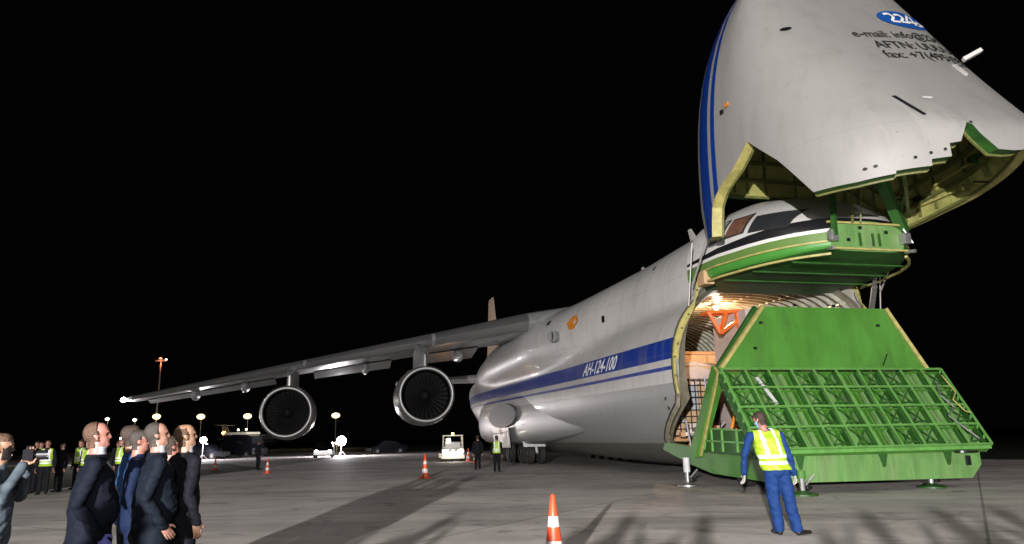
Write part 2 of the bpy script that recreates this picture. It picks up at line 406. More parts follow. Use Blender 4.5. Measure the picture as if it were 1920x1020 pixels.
# bay lining with rib rings
def bay(v, th, d=0):
    su, sz = math.sin(th), math.cos(th); n = 2.6; a, b = 3.5-d, 2.95-d
    t = (abs(su/a)**n+abs(sz/b)**n)**(-1/n); return su*t, 3.55+sz*t
m = MB(); rings = []
for v in [0, .5, 1, 2, 4, 7, 10, 14, 18, 24, 30]:
    ring = []
    for i in range(NT):
        th = 2*math.pi*i/NT; x, z = bay(v, th); v0 = v_open(z); vv = v+v0*(1-v/10) if v < 10 else v
        ring.append((x, vv, z))
    rings.append(ring)
m.loft(rings, 'bay_wall'); m.add(rings[-1], [list(range(NT))], 'bay_wall')
for v in np.arange(.45, 16, .42):       # frames across walls and ceiling
    th = [R(a) for a in range(-125, 126, 5)]; o_ = [bay(v, t, .01) for t in th]; i_ = [bay(v, t, .14) for t in th]
    keep = [(a, b) for a, b in zip(o_, i_) if v > v_open(a[1])+.2]
    if len(keep) < 3: continue
    sec = [[(a[0], v-.035, a[1]) for a, b in keep], [(b[0], v-.035, b[1]) for a, b in keep], [(b[0], v+.035, b[1]) for a, b in keep], [(a[0], v+.035, a[1]) for a, b in keep]]
    m.loft(sec, 'bay_rib', closed=False)
for t in range(-70, 71, 20):            # stringers
    x, z = bay(1, R(t), .08); m.bar((x, .3, z), (x, 15, z), .06, .06, 'bay_rib')
lining = m.build('bay_lining', AC)
m = MB(); m.add([(-2.6, 3.3, 1.28), (2.6, 3.3, 1.28), (2.6, 25, 1.28), (-2.6, 25, 1.28)], [(0, 1, 2, 3)], 'bay_floor')
for x in np.arange(-2.6, 2.7, .52): m.bar((x, 3.3, 1.29), (x, 20, 1.29), .05, .03, 'steel')
m.build('bay_floor', AC)
# opening frame: yellow primed face between skin and lining, with bolts
m = MB(); a_ = []; b_ = []; c_ = []; d_ = []
for i in range(NT+1):
    th = 2*math.pi*i/NT
    x, z = fus(0, th); v0 = v_open(z)-.03; x, z = fus(v0+.03, th, .012); a_.append((x, v0, z)); d_.append((x, v0+.1, z))
    q = Vector(a_[-1]); x, z = bay(0, th, .0); e = q.lerp(Vector((x, 0, z)), (.12 if z < 2.75 else .3) if z < 5.6 else .75); b_.append((e.x, v0, e.z)); c_.append((x, v_open(z)+.6, z))
for i in range(NT):
    for r0_, r1_ in ((d_, a_), (a_, b_), (b_, c_)):
        m.add([r0_[i], r0_[i+1], r1_[i+1], r1_[i]], [(0, 1, 2, 3)], ('primer_edge' if r1_ is not c_ else 'bay_rib') if a_[i][2] > 2.75 else 'bay_wall')
for i in range(0, NT, 2):
    p = Vector(a_[i])*.45+Vector(b_[i])*.55; m.box(p+Vector((0, -.02, 0)), (.06, .04, .06), 'primer_dark')
m.build('opening_frame', AC)
m = MB()                                 # dark seal just behind the frame's rim
for i in range(NT):
    if a_[i][2] > .6 and abs(a_[i][0]) > .2: m.bar(Vector(a_[i])+Vector((0, .1, 0)), Vector(a_[(i+1) % NT])+Vector((0, .1, 0)), .03, .05, 'rubber')
build_split(m, 'seal', AC)

# ---- flight deck pod jutting out over the opening
m = MB()
CV = [0.6, 0, -.6, -1.2, -1.8, -2.4, -3.0, -3.5, -3.9, -4.25]
def pod(v, th):
    a = interp(-v, [-.6, 0, 1.2, 2.4, 3.0, 3.5, 3.9, 4.25], [2.9, 2.87, 2.78, 2.45, 2.2, 1.9, 1.55, 1.15])
    top = interp(-v, [-.6, 0, 1.2, 2.4, 3.0, 3.5, 3.9, 4.25], [8.84, 8.82, 8.72, 8.4, 8.12, 7.78, 7.45, 7.1])
    bot = interp(-v, [-.6, 0, 1.5, 3, 4.25], [6.05, 6.1, 6.12, 6.16, 6.25])
    zc = 6.75; su, sz = math.sin(th), math.cos(th)
    if sz >= 0: x, z = a*math.copysign(abs(su)**(2/2.2), su), zc+(top-zc)*abs(sz)**(2/2.2)
    else: x, z = a*math.copysign(abs(su)**(2/6.0), su), zc-(zc-bot)*abs(sz)**(2/6.0)
    return x, z
PN = 120; rings = []
for v in CV: rings.append([(pod(v, 2*math.pi*i/PN)[0], v, pod(v, 2*math.pi*i/PN)[1]) for i in range(PN)])
def pod_paint():
    m = mat('pod_paint', (.5, .49, .48), .42, var=.06, coat=.3); nt = m.node_tree; N = nt.nodes; Lk = nt.links; p = N['Principled BSDF']
    base = p.inputs['Base Color'].links[0].from_socket; tc = N.new('ShaderNodeTexCoord'); sx = N.new('ShaderNodeSeparateXYZ'); Lk.new(tc.outputs['Object'], sx.inputs[0])
    def thr(k, c0, colr, src):          # z < c0 + k*v
        a = N.new('ShaderNodeMath'); a.operation = 'MULTIPLY_ADD'; a.inputs[1].default_value = k; a.inputs[2].default_value = c0; Lk.new(sx.outputs['Y'], a.inputs[0])
        l = N.new('ShaderNodeMath'); l.operation = 'LESS_THAN'; Lk.new(sx.outputs['Z'], l.inputs[0]); Lk.new(a.outputs[0], l.inputs[1])
        x = N.new('ShaderNodeMix'); x.data_type = 'RGBA'; Lk.new(l.outputs[0], x.inputs[0]); Lk.new(src, x.inputs[6]); x.inputs[7].default_value = (*colr, 1); return x.outputs[2]
    c = thr(-.06, 6.98, (.008, .008, .01), base); c = thr(.0, 6.86, (.56, .55, .54), c); c = thr(0, 6.76, (.09, .17, .04), c); c = thr(.0, 6.5, (.045, .2, .028), c)
    Lk.new(c, p.inputs['Base Color'])
pod_paint()
def podcol(z, v):
    k = v*.03
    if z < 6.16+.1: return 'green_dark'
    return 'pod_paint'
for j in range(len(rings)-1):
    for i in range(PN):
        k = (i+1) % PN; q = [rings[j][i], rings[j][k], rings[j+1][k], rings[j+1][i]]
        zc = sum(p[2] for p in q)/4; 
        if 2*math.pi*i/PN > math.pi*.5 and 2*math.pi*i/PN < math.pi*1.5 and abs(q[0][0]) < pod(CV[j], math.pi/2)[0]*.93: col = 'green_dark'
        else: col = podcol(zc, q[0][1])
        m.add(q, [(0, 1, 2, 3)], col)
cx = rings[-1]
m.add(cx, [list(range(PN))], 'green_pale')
deck = m.build('flight_deck', AC, smooth=True, angle=35)
def podx(v, z):
    th = [math.pi*1.5+math.pi/2*t/200 for t in range(201)]
    best = min(th, key=lambda t: abs(pod(v, t)[1]-z)); return pod(v, best)[0]
for (v1, v2, zl, zh, mm) in [(-.75, -1.3, 7.3, 7.85, 'cabin_grey'), (-1.5, -2.15, 7.3, 7.82, 'cabin_warm'), (-2.4, -3.45, 7.25, 7.66, 'glass_dark')]:
    w = MB(); g = 5
    for off, e, mt_ in ((-.012, .05, 'rubber'), (-.03, 0, 'glass_dark')):
        vs = []
        for a in range(g+1):
            for b in range(g+1):
                v = v1+e+(v2-v1-2*e)*a/g; z = zl-e+(zh-zl+2*e)*b/g - (.1*(a/g) if mm == 'glass_dark' else 0)
                vs.append((podx(v, z)+off, v-(.12*(b/g)), z))
        m2 = 'rubber' if mt_ == 'rubber' else mm
        w.add(vs, [(a*(g+1)+b, a*(g+1)+b+1, (a+1)*(g+1)+b+1, (a+1)*(g+1)+b) for a in range(g) for b in range(g)], m2)
    w.build('window', deck)
m = MB()                                  # front bulkhead fittings, ledges and ribs of the pod
for z in (6.3, 7.02): m.bar((-1.2, -4.29, z), (1.2, -4.29, z), .07, .05, 'primer_edge')
for x in (-.25, .15, .35): m.bar((x, -4.3, 6.4), (x, -4.3, 6.75), .05, .04, 'green_dark')
for x, z in ((-.6, 6.55), (.6, 6.8), (-.2, 6.9)): m.box((x, -4.28, z), (.08, .05, .08), 'black_paint')
for sx in (-1, 1):
    pts = [(pod(v, R(90))[0]*sx, v, 6.5) for v in (-.3, -1.2, -2.4, -3.0, -3.5, -3.9, -4.25)]
    for a, b in zip(pts, pts[1:]): m.bar(Vector(a)+Vector((sx*.04, 0, 0)), Vector(b)+Vector((sx*.04, 0, 0)), .05, .05, 'primer_edge')
    pts = [(pod(v, R(90))[0]*sx*.99, v, 6.15) for v in (-.3, -1.2, -2.4, -3.0, -3.5, -3.9, -4.25)]
    for a, b in zip(pts, pts[1:]): m.bar(Vector(a)+Vector((sx*.02, 0, 0)), Vector(b)+Vector((sx*.02, 0, 0)), .07, .06, 'primer_edge')
    m.tube((sx*1.2, -4.2, 6.3), (sx*1.25, -4.5, 6.25), .05, 'steel'); m.box((sx*1.12, -4.36, 6.62), (.22, .2, .3), 'steel', b=.03)
    m.tube((sx*1.1, -4.35, 6.9), (sx*1.3, -4.4, 6.5), .035, 'steel')
m.box((-2.75, -.3, 6.3), (.35, .5, .45), 'cardboard', b=.04)
for v in (-1.0, -2.2, -3.4):       # ribs across the pod's underside
    m.bar((-pod(v, R(90))[0]*.9, v, 6.1), (pod(v, R(90))[0]*.9, v, 6.1), .05, .04, 'green_dark')
m.build('deck_fittings', deck)

# ---- raised nose visor
VT, HH, PK, QK, PF, A0, VF, VB, NN = -3.64, 7.95, 2.75, .53, 1.28, 3.76, -8.54, -.26, 2.79
def vs_(th, z, d=0):
    t = max(0, (z-8)/HH); k = (1-t**PK)**QK if t < 1 else 0; kf = (1-t)**PF if t < 1 else 0
    s, c = math.sin(th), math.cos(th)
    U = math.copysign(abs(s)**(2/NN), s); V = math.copysign(abs(c)**(2/NN), c)
    if z < 8: kk = 1-(8-z)*.02; k = kk; kf = 1
    x, y = A0*k*U, VT+((VB-VT)*k if V > 0 else (VT-VF)*kf)*V
    if d:
        c0 = Vector((0, -4.3)); q = Vector((x, y)); r = (q-c0); L_ = r.length
        q = c0+r*(max(.02, L_-d)/L_); x, y = q.x, q.y
    return x, y, z
RT = [-180, -176, -174.5, -172, -168.5, -168.4, -162, -161.8, -150, -149.8, -136.5, -121, -100.4, -82, -77, -66, -61, -30, 0, 30, 55, 62, 90, 125, 150, 168, 176, 180]
RZ = [7.42, 7.95, 8.0, 7.55, 7.5, 7.2, 7.15, 7.0, 6.96, 6.9, 6.86, 6.9, 8.9, 7.75, 7.0, 7.05, 8.0, 8.95, 9.0, 8.9, 7.8, 7.65, 7.9, 8.55, 8.3, 7.7, 7.42, 7.42]
def rim(deg): return interp(deg, RT, RZ)
TH = sorted(set([round(x, 2) for x in np.arange(-180, 180, 2.5)]+[-176, -174.5, -172, -168.5, -168.4, -162, -161.8, -150, -149.8, -136.5, -121, -100.4, -82, -77, -66, -61, -70, -83, -86.25, -87.75]))
tg = [0, .02, .05, .1, .16, .22, .3, .38, .46, .54, .62, .7, .77, .83, .88, .92, .95, .975, .99, 1]
def shell(d, mfun, name, par, top=15.93):
    m = MB(); rg = []
    for t in tg: rg.append([vs_(R(a), rim(a)+(top-rim(a))*t, d) for a in TH])
    n = len(TH)
    for j in range(len(rg)-1):
        for i in range(n):
            k = (i+1) % n; m.add([rg[j][i], rg[j][k], rg[j+1][k], rg[j+1][i]], [(0, 1, 2, 3)], mfun(TH[i]))
    return m.build(name, par, smooth=True, angle=60)
visor = shell(0, lambda a: 'blue' if (-83 < a < -70) or (-87.8 < a < -86.2) else 'visor_white', 'visor', AC)
lin = shell(.3, lambda a: 'primer', 'visor_lining', visor, top=15.4)
m = MB()                                  # rim strip closing skin and lining
n = len(TH)
o_ = [vs_(R(a), rim(a)) for a in TH]; i_ = [vs_(R(a), rim(a), .3) for a in TH]
for i in range(n):
    k = (i+1) % n; m.add([o_[i], o_[k], i_[k], i_[i]], [(0, 1, 2, 3)], 'primer_edge' if -103 < TH[i] < -60 or 55 < TH[i] < 140 else 'green_dark')
for i in range(n):                         # dark seal line along the cut
    k = (i+1) % n
    m.bar(Vector(i_[i]), Vector(i_[k]), .05, .08, 'primer_dark')
m.build('visor_rim', visor)
m = MB()                                  # frames and stringers inside
for dz in (.55, 1.15, 1.75, 2.4, 3.1, 3.8):
    A_ = [vs_(R(a), max(rim(a), 7.6)+dz, .3) for a in TH]; B_ = [vs_(R(a), max(rim(a), 7.6)+dz, .44) for a in TH]
    for i in range(n):
        k = (i+1) % n; p = [Vector(A_[i]), Vector(A_[k]), Vector(B_[k]), Vector(B_[i])]; e = Vector((0, 0, .05))
        m.add([q-e for q in p]+[q+e for q in p], [(0, 1, 2, 3), (7, 6, 5, 4), (2, 3, 7, 6)], 'primer_dark')
for a in np.arange(-175, 180, 9):
    P_ = [vs_(R(a), rim(a)+t*(13.5-rim(a)), .33) for t in np.linspace(.02, 1, 9)]
    for p, q in zip(P_, P_[1:]): m.bar(p, q, .06, .08, 'primer_dark')
for i in range(16):                       # ducts, brackets and cable runs clipped to the frames
    a = random.uniform(60, 175); z0 = max(rim(a), 7.6)+random.uniform(.1, 1.2)
    p = Vector(vs_(R(a), z0, .45)); q = Vector(vs_(R(a+random.uniform(-22, 22)), z0+random.uniform(-.3, .6), .45)); m.bar(p, q, .05, .05, random.choice(['black_paint', 'primer_edge', 'green_dark', 'steel']))
    m.box(p, (random.uniform(.1, .35), .2, random.uniform(.1, .3)), random.choice(['primer_edge', 'primer_dark', 'green_dark', 'black_paint']))
m.build('visor_frames', visor)
m = MB()                                  # hinge beams and braces in the mouth of the visor
m.bar((-1.12, -4.42, 6.6), (-1.05, -4.6, 9.4), .12, .12, 'green_dark')
m.bar((1.25, -4.2, 6.85), (-.3, -4.9, 9.4), .26, .22, 'green_dark')
m.bar((-.5, -4.4, 7.0), (-.45, -4.6, 9.3), .05, .05, 'primer_dark'); m.bar((-.25, -4.4, 7.0), (-.05, -4.6, 9.3), .04, .04, 'primer_dark')
m.bar((1.1, -4.3, 7.2), (1.5, -4.8, 9.4), .05, .05, 'green_dark'); m.bar((-1.9, -7.9, 7.1), (1.4, -4.3, 7.3), .08, .1, 'primer_dark')
for sx in (-1, 1):
    m.tube((sx*3.35, -.55, 6.0), (sx*3.3, -1.9, 7.5), .03, 'pole_steel'); m.tube((sx*3.42, -.35, 5.4), (sx*3.35, -.75, 7.3), .022, 'pole_steel')
m.tube((2.2, -1.9, 6.55), (3.05, -.35, 5.3), .06, 'steel'); m.tube((2.6, -1.2, 6.0), (3.05, -.35, 5.3), .09, 'steel')
build_split(m, 'hinge_strut', visor)
# things fixed to the visor's skin (which now faces the ramp)
def front(u, z, off=.0):
    lo, hi = math.pi/2, math.pi
    for _ in range(40):
        t = (lo+hi)/2
        if vs_(t, z)[0] > abs(u): lo = t
        else: hi = t
    p = vs_(t, z); v = p[1]
    return Vector((u, v-off, z+off*.45))
def text_mesh(body, size, shear=0, font_off=0.):
    cu = bpy.data.curves.new('t', 'FONT'); cu.body = body; cu.size = size; cu.shear = shear; cu.offset = font_off; cu.resolution_u = 3
    o = bpy.data.objects.new('t', cu); SC.collection.objects.link(o)
    dg = bpy.context.evaluated_depsgraph_get(); me = bpy.data.meshes.new_from_object(o.evaluated_get(dg))
    bpy.data.objects.remove(o)
    bm = bmesh.new(); bm.from_mesh(me)
    bmesh.ops.triangulate(bm, faces=bm.faces); 
    for _ in range(2):
        L_ = [e for e in bm.edges if e.calc_length() > size*.25]
        if L_: bmesh.ops.subdivide_edges(bm, edges=L_, cuts=1); bmesh.ops.triangulate(bm, faces=bm.faces)
    vs = [v.co.copy() for v in bm.verts]; bm.verts.index_update(); fs = [[v.index for v in f.verts] for f in bm.faces]; bm.free()
    return vs, fs
for body, u1, z1, sl, sz in [('e-mail: info@224fu.ru', -.92, 11.6, .14, .46), ('AFTN: UUUUYXAX', -.55, 11.13, .13, .48), ('fax: +7(495)9830', -.6, 10.66, .12, .48)]:
    vs, fs = text_mesh(body, sz, 0, .003)
    m = MB(); m.add([front(min(3.3, u1+v.x*1.02), z1+sl*v.x+v.y, .02) for v in vs], fs, 'black_letters'); m.build('lettering', visor)
m = MB(); C0 = (1.6, 12.95); vs = []; NR = 5
for j in range(NR+1):
    for i in range(40):
        t = 2*math.pi*i/40; r = j/NR; x, y = 1.0*r*math.cos(t), .43*r*math.sin(t); vs.append(front(C0[0]+x, C0[1]+y+.12*x, .02))
m.add(vs, [(j*40+i, j*40+(i+1) % 40, (j+1)*40+(i+1) % 40, (j+1)*40+i) for j in range(NR) for i in range(40)], 'deep_blue')
def stroke(pts, w):
    for (x1, y1), (x2, y2) in zip(pts, pts[1:]):
        d = Vector((x2-x1, y2-y1)).normalized(); nn = Vector((-d.y, d.x))*w/2; q = []
        for (x, y), s in (((x1, y1), 1), ((x1, y1), -1), ((x2, y2), -1), ((x2, y2), 1)): q.append(front(C0[0]+x+nn.x*s, C0[1]+y+nn.y*s+.12*(x+nn.x*s), .04))
        m.add(q, [(0, 1, 2, 3)], 'white_letters')
stroke([(-.72, .16), (-.5, .22), (-.38, .08), (-.62, -.18), (-.3, -.18)], .09)
stroke([(-.3, .18), (-.1, .22), (0, .08), (-.25, -.16), (.1, -.16)], .09)
stroke([(.3, .26), (.02, -.1), (.5, -.1)], .08); stroke([(.36, .2), (.3, -.26)], .08); stroke([(.5, .02), (.72, -.16), (.42, -.24)], .07)
m.build('emblem', visor)
def patch(name, u, z, w, h, mt_, rot=0, n=16, sq=False):
    m = MB(); vs = []
    for i in range(n):
        t = 2*math.pi*i/n; x, y = w/2*math.cos(t), h/2*math.sin(t)
        if sq: x, y = [(w/2, h/2), (-w/2, h/2), (-w/2, -h/2), (w/2, -h/2)][i*4//n] if i % (n//4) == 0 else (None, None)
        if x is None: continue
        vs.append(front(u+x*math.cos(rot)-y*math.sin(rot), z+x*math.sin(rot)+y*math.cos(rot), .02))
    m.add(vs, [list(range(len(vs)))], mt_); return m.build(name, visor)
patch('vent', -2.5, 12.0, .3, .14, 'duct_dark', .2)
patch('slot', -1.55, 8.6, .09, .75, 'black_paint', .25, sq=True)
patch('port', -.9, 8.9, .3, .1, 'grey_paint', .1)
for u, z in ((-1.3, 7.35), (-1.9, 7.2), (-1.6, 7.28), (-2.7, 7.1), (-2.55, 7.12), (-.6, 8.0)): patch('rivet', u, z, .07, .07, 'black_paint')
m = MB(); p = front(1.5, 10.72, .0); m.bar(p, p+Vector((-.02, -.3, -.42)), .12, .08, 'paint_white'); m.build('probe_base', visor)
m = MB(); q = p+Vector((0, -.3, 0)); m.bar(q, q+Vector((.38, -.2, .2)), .13, .1, 'paint_white'); m.build('probe', visor)
m = MB(); m.box((-3.73, -4.1, 10.3), (.05, .16, .1), 'patch'); m.box((-3.75, -3.85, 10.2), (.06, .12, .1), 'black_paint'); m.build('sensor', visor)

# ---- loading ramp
ramp = MB()
# base tray: front face at v=-4.55
ramp.prism([(-3.0, -3.55, .3), (2.85, -3.55, .26), (3.2, -3.55, .6), (3.2, -3.55, 1.04), (-3.0, -3.55, 1.04)], (0, .25, 0), 'green_pale')
RP = ramp.build('loading_ramp', AC, angle=30)
m = MB()
for x, sx in ((-3.0, -1), (3.2, 1)):      # side beams back to the sill
    m.prism([(x, -3.3, .3), (x, -3.3, 1.02), (x, -1.2, 1.0), (x, 3.0, 1.3), (x, 3.2, 1.05), (x, 1.2, .62), (x, -.2, .4)], (-.18*sx, 0, 0), 'green')
m.add([(-2.8, -3.3, .93), (3.0, -3.3, .93), (2.6, 3.2, 1.2), (-2.8, 3.2, 1.2)], [(0, 1, 2, 3)], 'green_dark')
m.add([(-2.8, -3.3, .45), (3.0, -3.3, .45), (2.6, 3.2, 1.0), (-2.8, 3.2, 1.0)], [(0, 3, 2, 1)], 'duct_dark')
# struts hanging over the front face
build_split(m, 'side_beam', RP)
m = MB()
for x in (-2.3, .15, 2.15):
    m.prism([(x-.14, -3.6, 1.02), (x+.14, -3.6, 1.02), (x+.03, -3.6, .62), (x-.03, -3.6, .62)], (0, .04, 0), 'green_dark')
m.bar((-3.5, -3.72, 1.06), (3.4, -3.72, 1.06), .1, .09, 'green_frame'); m.box((2.75, -3.6, .72), (.12, .06, .25), 'black_paint'); m.lathe([(.0, 0), (.33, 0), (.33, .05), (0, .05)], 'black_paint', Matrix.Translation((2.6, -3.75, .93))@Matrix.Diagonal((1, .6, 1, 1)))
build_split(m, 'bracket', RP)
# upright toe plate
m = MB()
pl = [(-3.45, -2.02, 3.32), (3.3, -2.02, 3.32), (2.3, -1.85, 5.15), (-1.85, -1.85, 5.15)]
m.prism(pl, (0, .16, 0), 'green')
for a, b in ((3, 0), (1, 2)):
    m.bar(Vector(pl[a])+Vector((0, -.02, .0)), Vector(pl[b])+Vector((0, -.02, 0)), .12, .1, 'primer_edge')
m.bar(Vector(pl[0])+Vector((.0, .2, 0)), Vector(pl[3])+Vector((-.1, .2, 0)), .12, .14, 'green_dark')
for x, z in ((-2.0, 4.65), (1.9, 4.62), (-2.3, 3.9), (-.8, 5.2), (.5, 5.2)): m.box((x, -2.06+(z-3.32)*.09, z), (.09, .05, .07), 'black_paint')
m.bar((1.75, -2.12, 3.4), (2.0, -2.05, 3.75), .02, .02, 'black_paint'); 
m.build('toe_plate', RP)
# sloping open truss deck
tl, tr, bl, br_ = Vector((-3.5, -2.15, 3.3)), Vector((3.7, -2.15, 3.3)), Vector((-3.55, -3.8, 1.14)), Vector((3.4, -3.8, 1.14))
nrm = (tr-tl).cross(bl-tl).normalized(); 
if nrm.y > 0: nrm = -nrm
def dk(a, b, off=0): return tl.lerp(tr, a).lerp(bl.lerp(br_, a), b)+nrm*off
m = MB(); NC = 10; NRW = 4
ramp_skin = 'green_pale'
m.add([dk(0, 0, -.34), dk(1, 0, -.34), dk(1, 1, -.34), dk(0, 1, -.34)], [(0, 1, 2, 3)], 'green_dark')   # deck skin behind
m.add([dk(0, 0, -.37), dk(1, 0, -.37), dk(1, 1, -.37), dk(0, 1, -.37)], [(3, 2, 1, 0)], 'green_dark')
m.build('deck_skin', RP)
m = MB()
for i in range(1, 34):                     # pale stiffeners on the deck skin
    a = i/34
    m.bar(dk(a, .01, -.25), dk(a, .99, -.25), .06 if i % 3 else .13, .12, 'green_pale' if i % 3 != 1 else 'green', nrm)
m.build('stiffener', RP)
m = MB()
for j in range(NRW+1):
    b = j/NRW; m.bar(dk(0, b), dk(1, b), .05, .045, 'green_frame', nrm); m.bar(dk(0, b, -.22), dk(1, b, -.22), .05, .14, 'green', nrm)
m.build('cross_rail', RP)
m = MB()
for i in range(NC+1):
    a = i/NC; m.bar(dk(a, 0), dk(a, 1), .045, .05, 'green_frame', nrm); m.bar(dk(a, 0, -.2), dk(a, 1, -.2), .05, .16, 'green_dark', nrm)
    if i in (0, NC):
        for j in range(NRW*2+1): m.bar(dk(a, j/NRW/2, 0), dk(a, min(1, (j+.5)/NRW/2), -.33), .04, .04, 'green_frame')
m.build('long_rail', RP)
m = MB()
for i in range(NC):                        # crossed lashing rods in every other bay
    for j in range(NRW):
        c = (i+.5)/NC; e = (j+.5)/NRW
        if i % 3 != 2:
            for s in (-1, 1):
                m.bar(dk(c-.4/NC, e-s*.42/NRW, -.02), dk(c+.4/NC, e+s*.42/NRW, -.1), .022, .022, 'green_dark', nrm)
            m.tube(dk(c-.3/NC, e+.3/NRW, -.05), dk(c+.3/NC, e+.25/NRW, -.05), .02, 'green_dark', n=6)
build_split(m, 'cross_brace', RP)
m = MB()                                   # hanging hoses at the right end
P = [dk(.93, .2, .02), dk(.9, .4, .08), dk(.93, .55, .06), dk(.88, .66, .05), dk(.9, .8, .1), dk(.95, .95, .05)]
for a, b in zip(P, P[1:]): m.tube(a, b, .022, 'steel', n=6)
P = [dk(.98, .1, .02), dk(.985, .35, .06), dk(.95, .45, .05), dk(.97, .6, .05), dk(.99, .62, .05)]
for a, b in zip(P, P[1:]): m.tube(a, b, .02, 'primer_edge', n=6)
m.bar(dk(.14, .1, -.06), dk(.17, .45, -.06), .09, .04, 'grey_paint', nrm)
build_split(m, 'hose', RP)
m = MB()                                   # starboard end wall between opening and truss
for sx in (-1, 1):
    x = sx*3.25-.15
    m.bar((x, -1.85, 3.32), (x, -.1, .98), .3, .34, 'green')
    m.bar((x-.12*sx*-1, -1.95, 3.3), (x, -.25, 1.0), .06, .3, 'primer_edge')
    m.prism([(x+.1, -.3, 1.02), (x+.1, -3.2, .98), (x+.1, -2.9, 1.62), (x+.1, -.75, 1.7)], (.06, 0, 0), 'green_dark')
    for a, b in (((x+.05, -.5, 1.1), (x+.05, -.75, 1.7)), ((x+.05, -.75, 1.7), (x+.05, -2.7, 1.62)), ((x+.05, -1.6, 1.66), (x+.05, -1.6, 1.05)), ((x+.05, -1.0, 1.66), (x+.05, -1.0, 1.05)), ((x+.05, -2.4, 1.66), (x+.05, -2.4, 1.05)), ((x+.05, -.6, 1.35), (x+.05, -2.7, 1.3))):
        m.bar(a, b, .05, .05, 'green_frame', (1, 0, 0))
    m.tube((x+.3, -1.75, 1.72), (x+.35, -2.15, 2.45), .045, 'patch')
    m.build('end_frame', RP); m = MB()

def jack(x, y, top, pad, col):
    m = MB(); m.tube((x, y, top), (x, y, .42), .1, col, n=12); m.tube((x, y, .42), (x, y, .12), .065, 'steel', n=12)
    m.lathe([(0, .008), (pad, .008), (pad, .05), (pad*.5, .09), (.09, .13)], 'steel' if col == 'grey_paint' else 'green_dark', Matrix.Translation((x, y, 0)))
    m.tube((x+.1, y, .25), (x+.3, y-.1, .5), .03, 'steel', n=6); m.box((x+.14, y-.05, .2), (.14, .1, .1), 'black_paint', b=.02); m.build('support_jack', RP)
jack(-3.45, .55, .85, .3, 'grey_paint'); jack(-2.45, -3.78, .6, .36, 'green'); jack(1.94, -3.1, .6, .36, 'green'); jack(3.3, .55, .85, .3, 'grey_paint')
for x in (-2.0, -1.2, .75, 1.55):
    m = MB(); M = Matrix.Translation((x, -.4, .5))@Matrix.Rotation(R(90), 4, 'Y')
    m.lathe([(.18, -.16), (.4, -.17), (.49, -.12), (.5, 0), (.49, .12), (.4, .17), (.18, .16)], 'rubber', M); m.lathe([(0, -.1), (.2, -.12), (.2, .12), (0, .1)], 'steel', M); m.build('nose_wheel', AC, angle=40)

# ---- wing (picture's left side)
def wing_sec(s, le, ch, z, th):
    pts = []
    prof = [(1, 0), (.75, .42), (.5, .75), (.3, .95), (.15, .9), (.05, .6), (0, 0), (.05, -.4), (.15, -.52), (.3, -.55), (.5, -.42), (.75, -.15)]
    for x, y in prof: pts.append((-s, le+x*ch, z+y*th/2*1.1))
    return pts
def le_at(s): return 14.9+(s-4.5)*.664
def z_at(s): return interp(s, [2, 4.5, 10, 17, 28], [7.55, 7.4, 6.72, 5.85, 4.4])
def ch_at(s): return interp(s, [2, 4.5, 10, 17, 28], [11.5, 10, 7.6, 5.6, 3.0])
def th_at(s): return interp(s, [2, 4.5, 10, 17, 28], [1.45, 1.3, .95, .66, .32])
m = MB()
m.loft([wing_sec(s, le_at(s), ch_at(s), z_at(s), th_at(s)) for s in (2.5, 4.5, 7, 10, 13, 17, 21, 25, 27.6)]+[wing_sec(28.1, le_at(28.1)+.5, 2.2, z_at(28), .12)], 'wing_grey', caps=True)
wing = m.build('wing', AC, smooth=True, angle=50)
m = MB()
for a, b in ((4.7, 9.2), (9.4, 16.2), (16.4, 27.4)):
    rs = []
    for s in (a, (a+b)/2, b):
        L0, t, z = le_at(s), th_at(s), z_at(s); c = ch_at(s)
        rs.append([(-s, L0+.11*c, z+.46*t), (-s, L0+.04*c-.02, z+.34*t), (-s, L0-.05, z+.02), (-s, L0+.03*c-.03, z-.2*t-.02), (-s, L0+.06*c, z-.27*t-.03)])
    m.loft(rs, 'slat_metal', closed=False)
m.build('slat', wing, smooth=True)
for s, l in ((7.3, 3.4), (12.8, 2.8), (20.3, 2.2), (23.6, 1.7)):
    m = MB(); c = ch_at(s); yy = le_at(s)+c*.72
    m.lathe([(.01, -l*.6), (.14, -l*.5), (.24, -l*.2), (.25, l*.1), (.17, l*.35), (.01, l*.55)], 'wing_grey', Matrix.Translation((-s, yy, z_at(s)-.42*th_at(s)-.12))@Matrix.Rotation(R(-84), 4, 'X')@Matrix.Diagonal((1, 1.5, 1, 1)), n=12); m.build('flap_fairing', wing, smooth=True)
m = MB()
for a, b in ((6, 9), (11.2, 16), (18.5, 27)):
    rs = []
    for s in (a, b):
        L0 = le_at(s)+ch_at(s)*.76; z = z_at(s); c = ch_at(s)
        rs.append([(-s, L0, z-.12*th_at(s)-.05), (-s, L0+c*.3, z-.1-.05*c), (-s, L0+c*.3, z-.05-.05*c), (-s, L0+.05, z+.05)])
    m.loft(rs, 'slat_metal', caps=True)
m.build('flap', wing)
m = MB(); m.sphere((-28.15, le_at(28)+.6, 4.42), .16, 'lamp_white'); m.build('wingtip_lamp', wing)
lamp('wingtip_light', (-28.2, le_at(28)+.1, 4.35), 250, (1, .95, .95), .12, parent=AC)
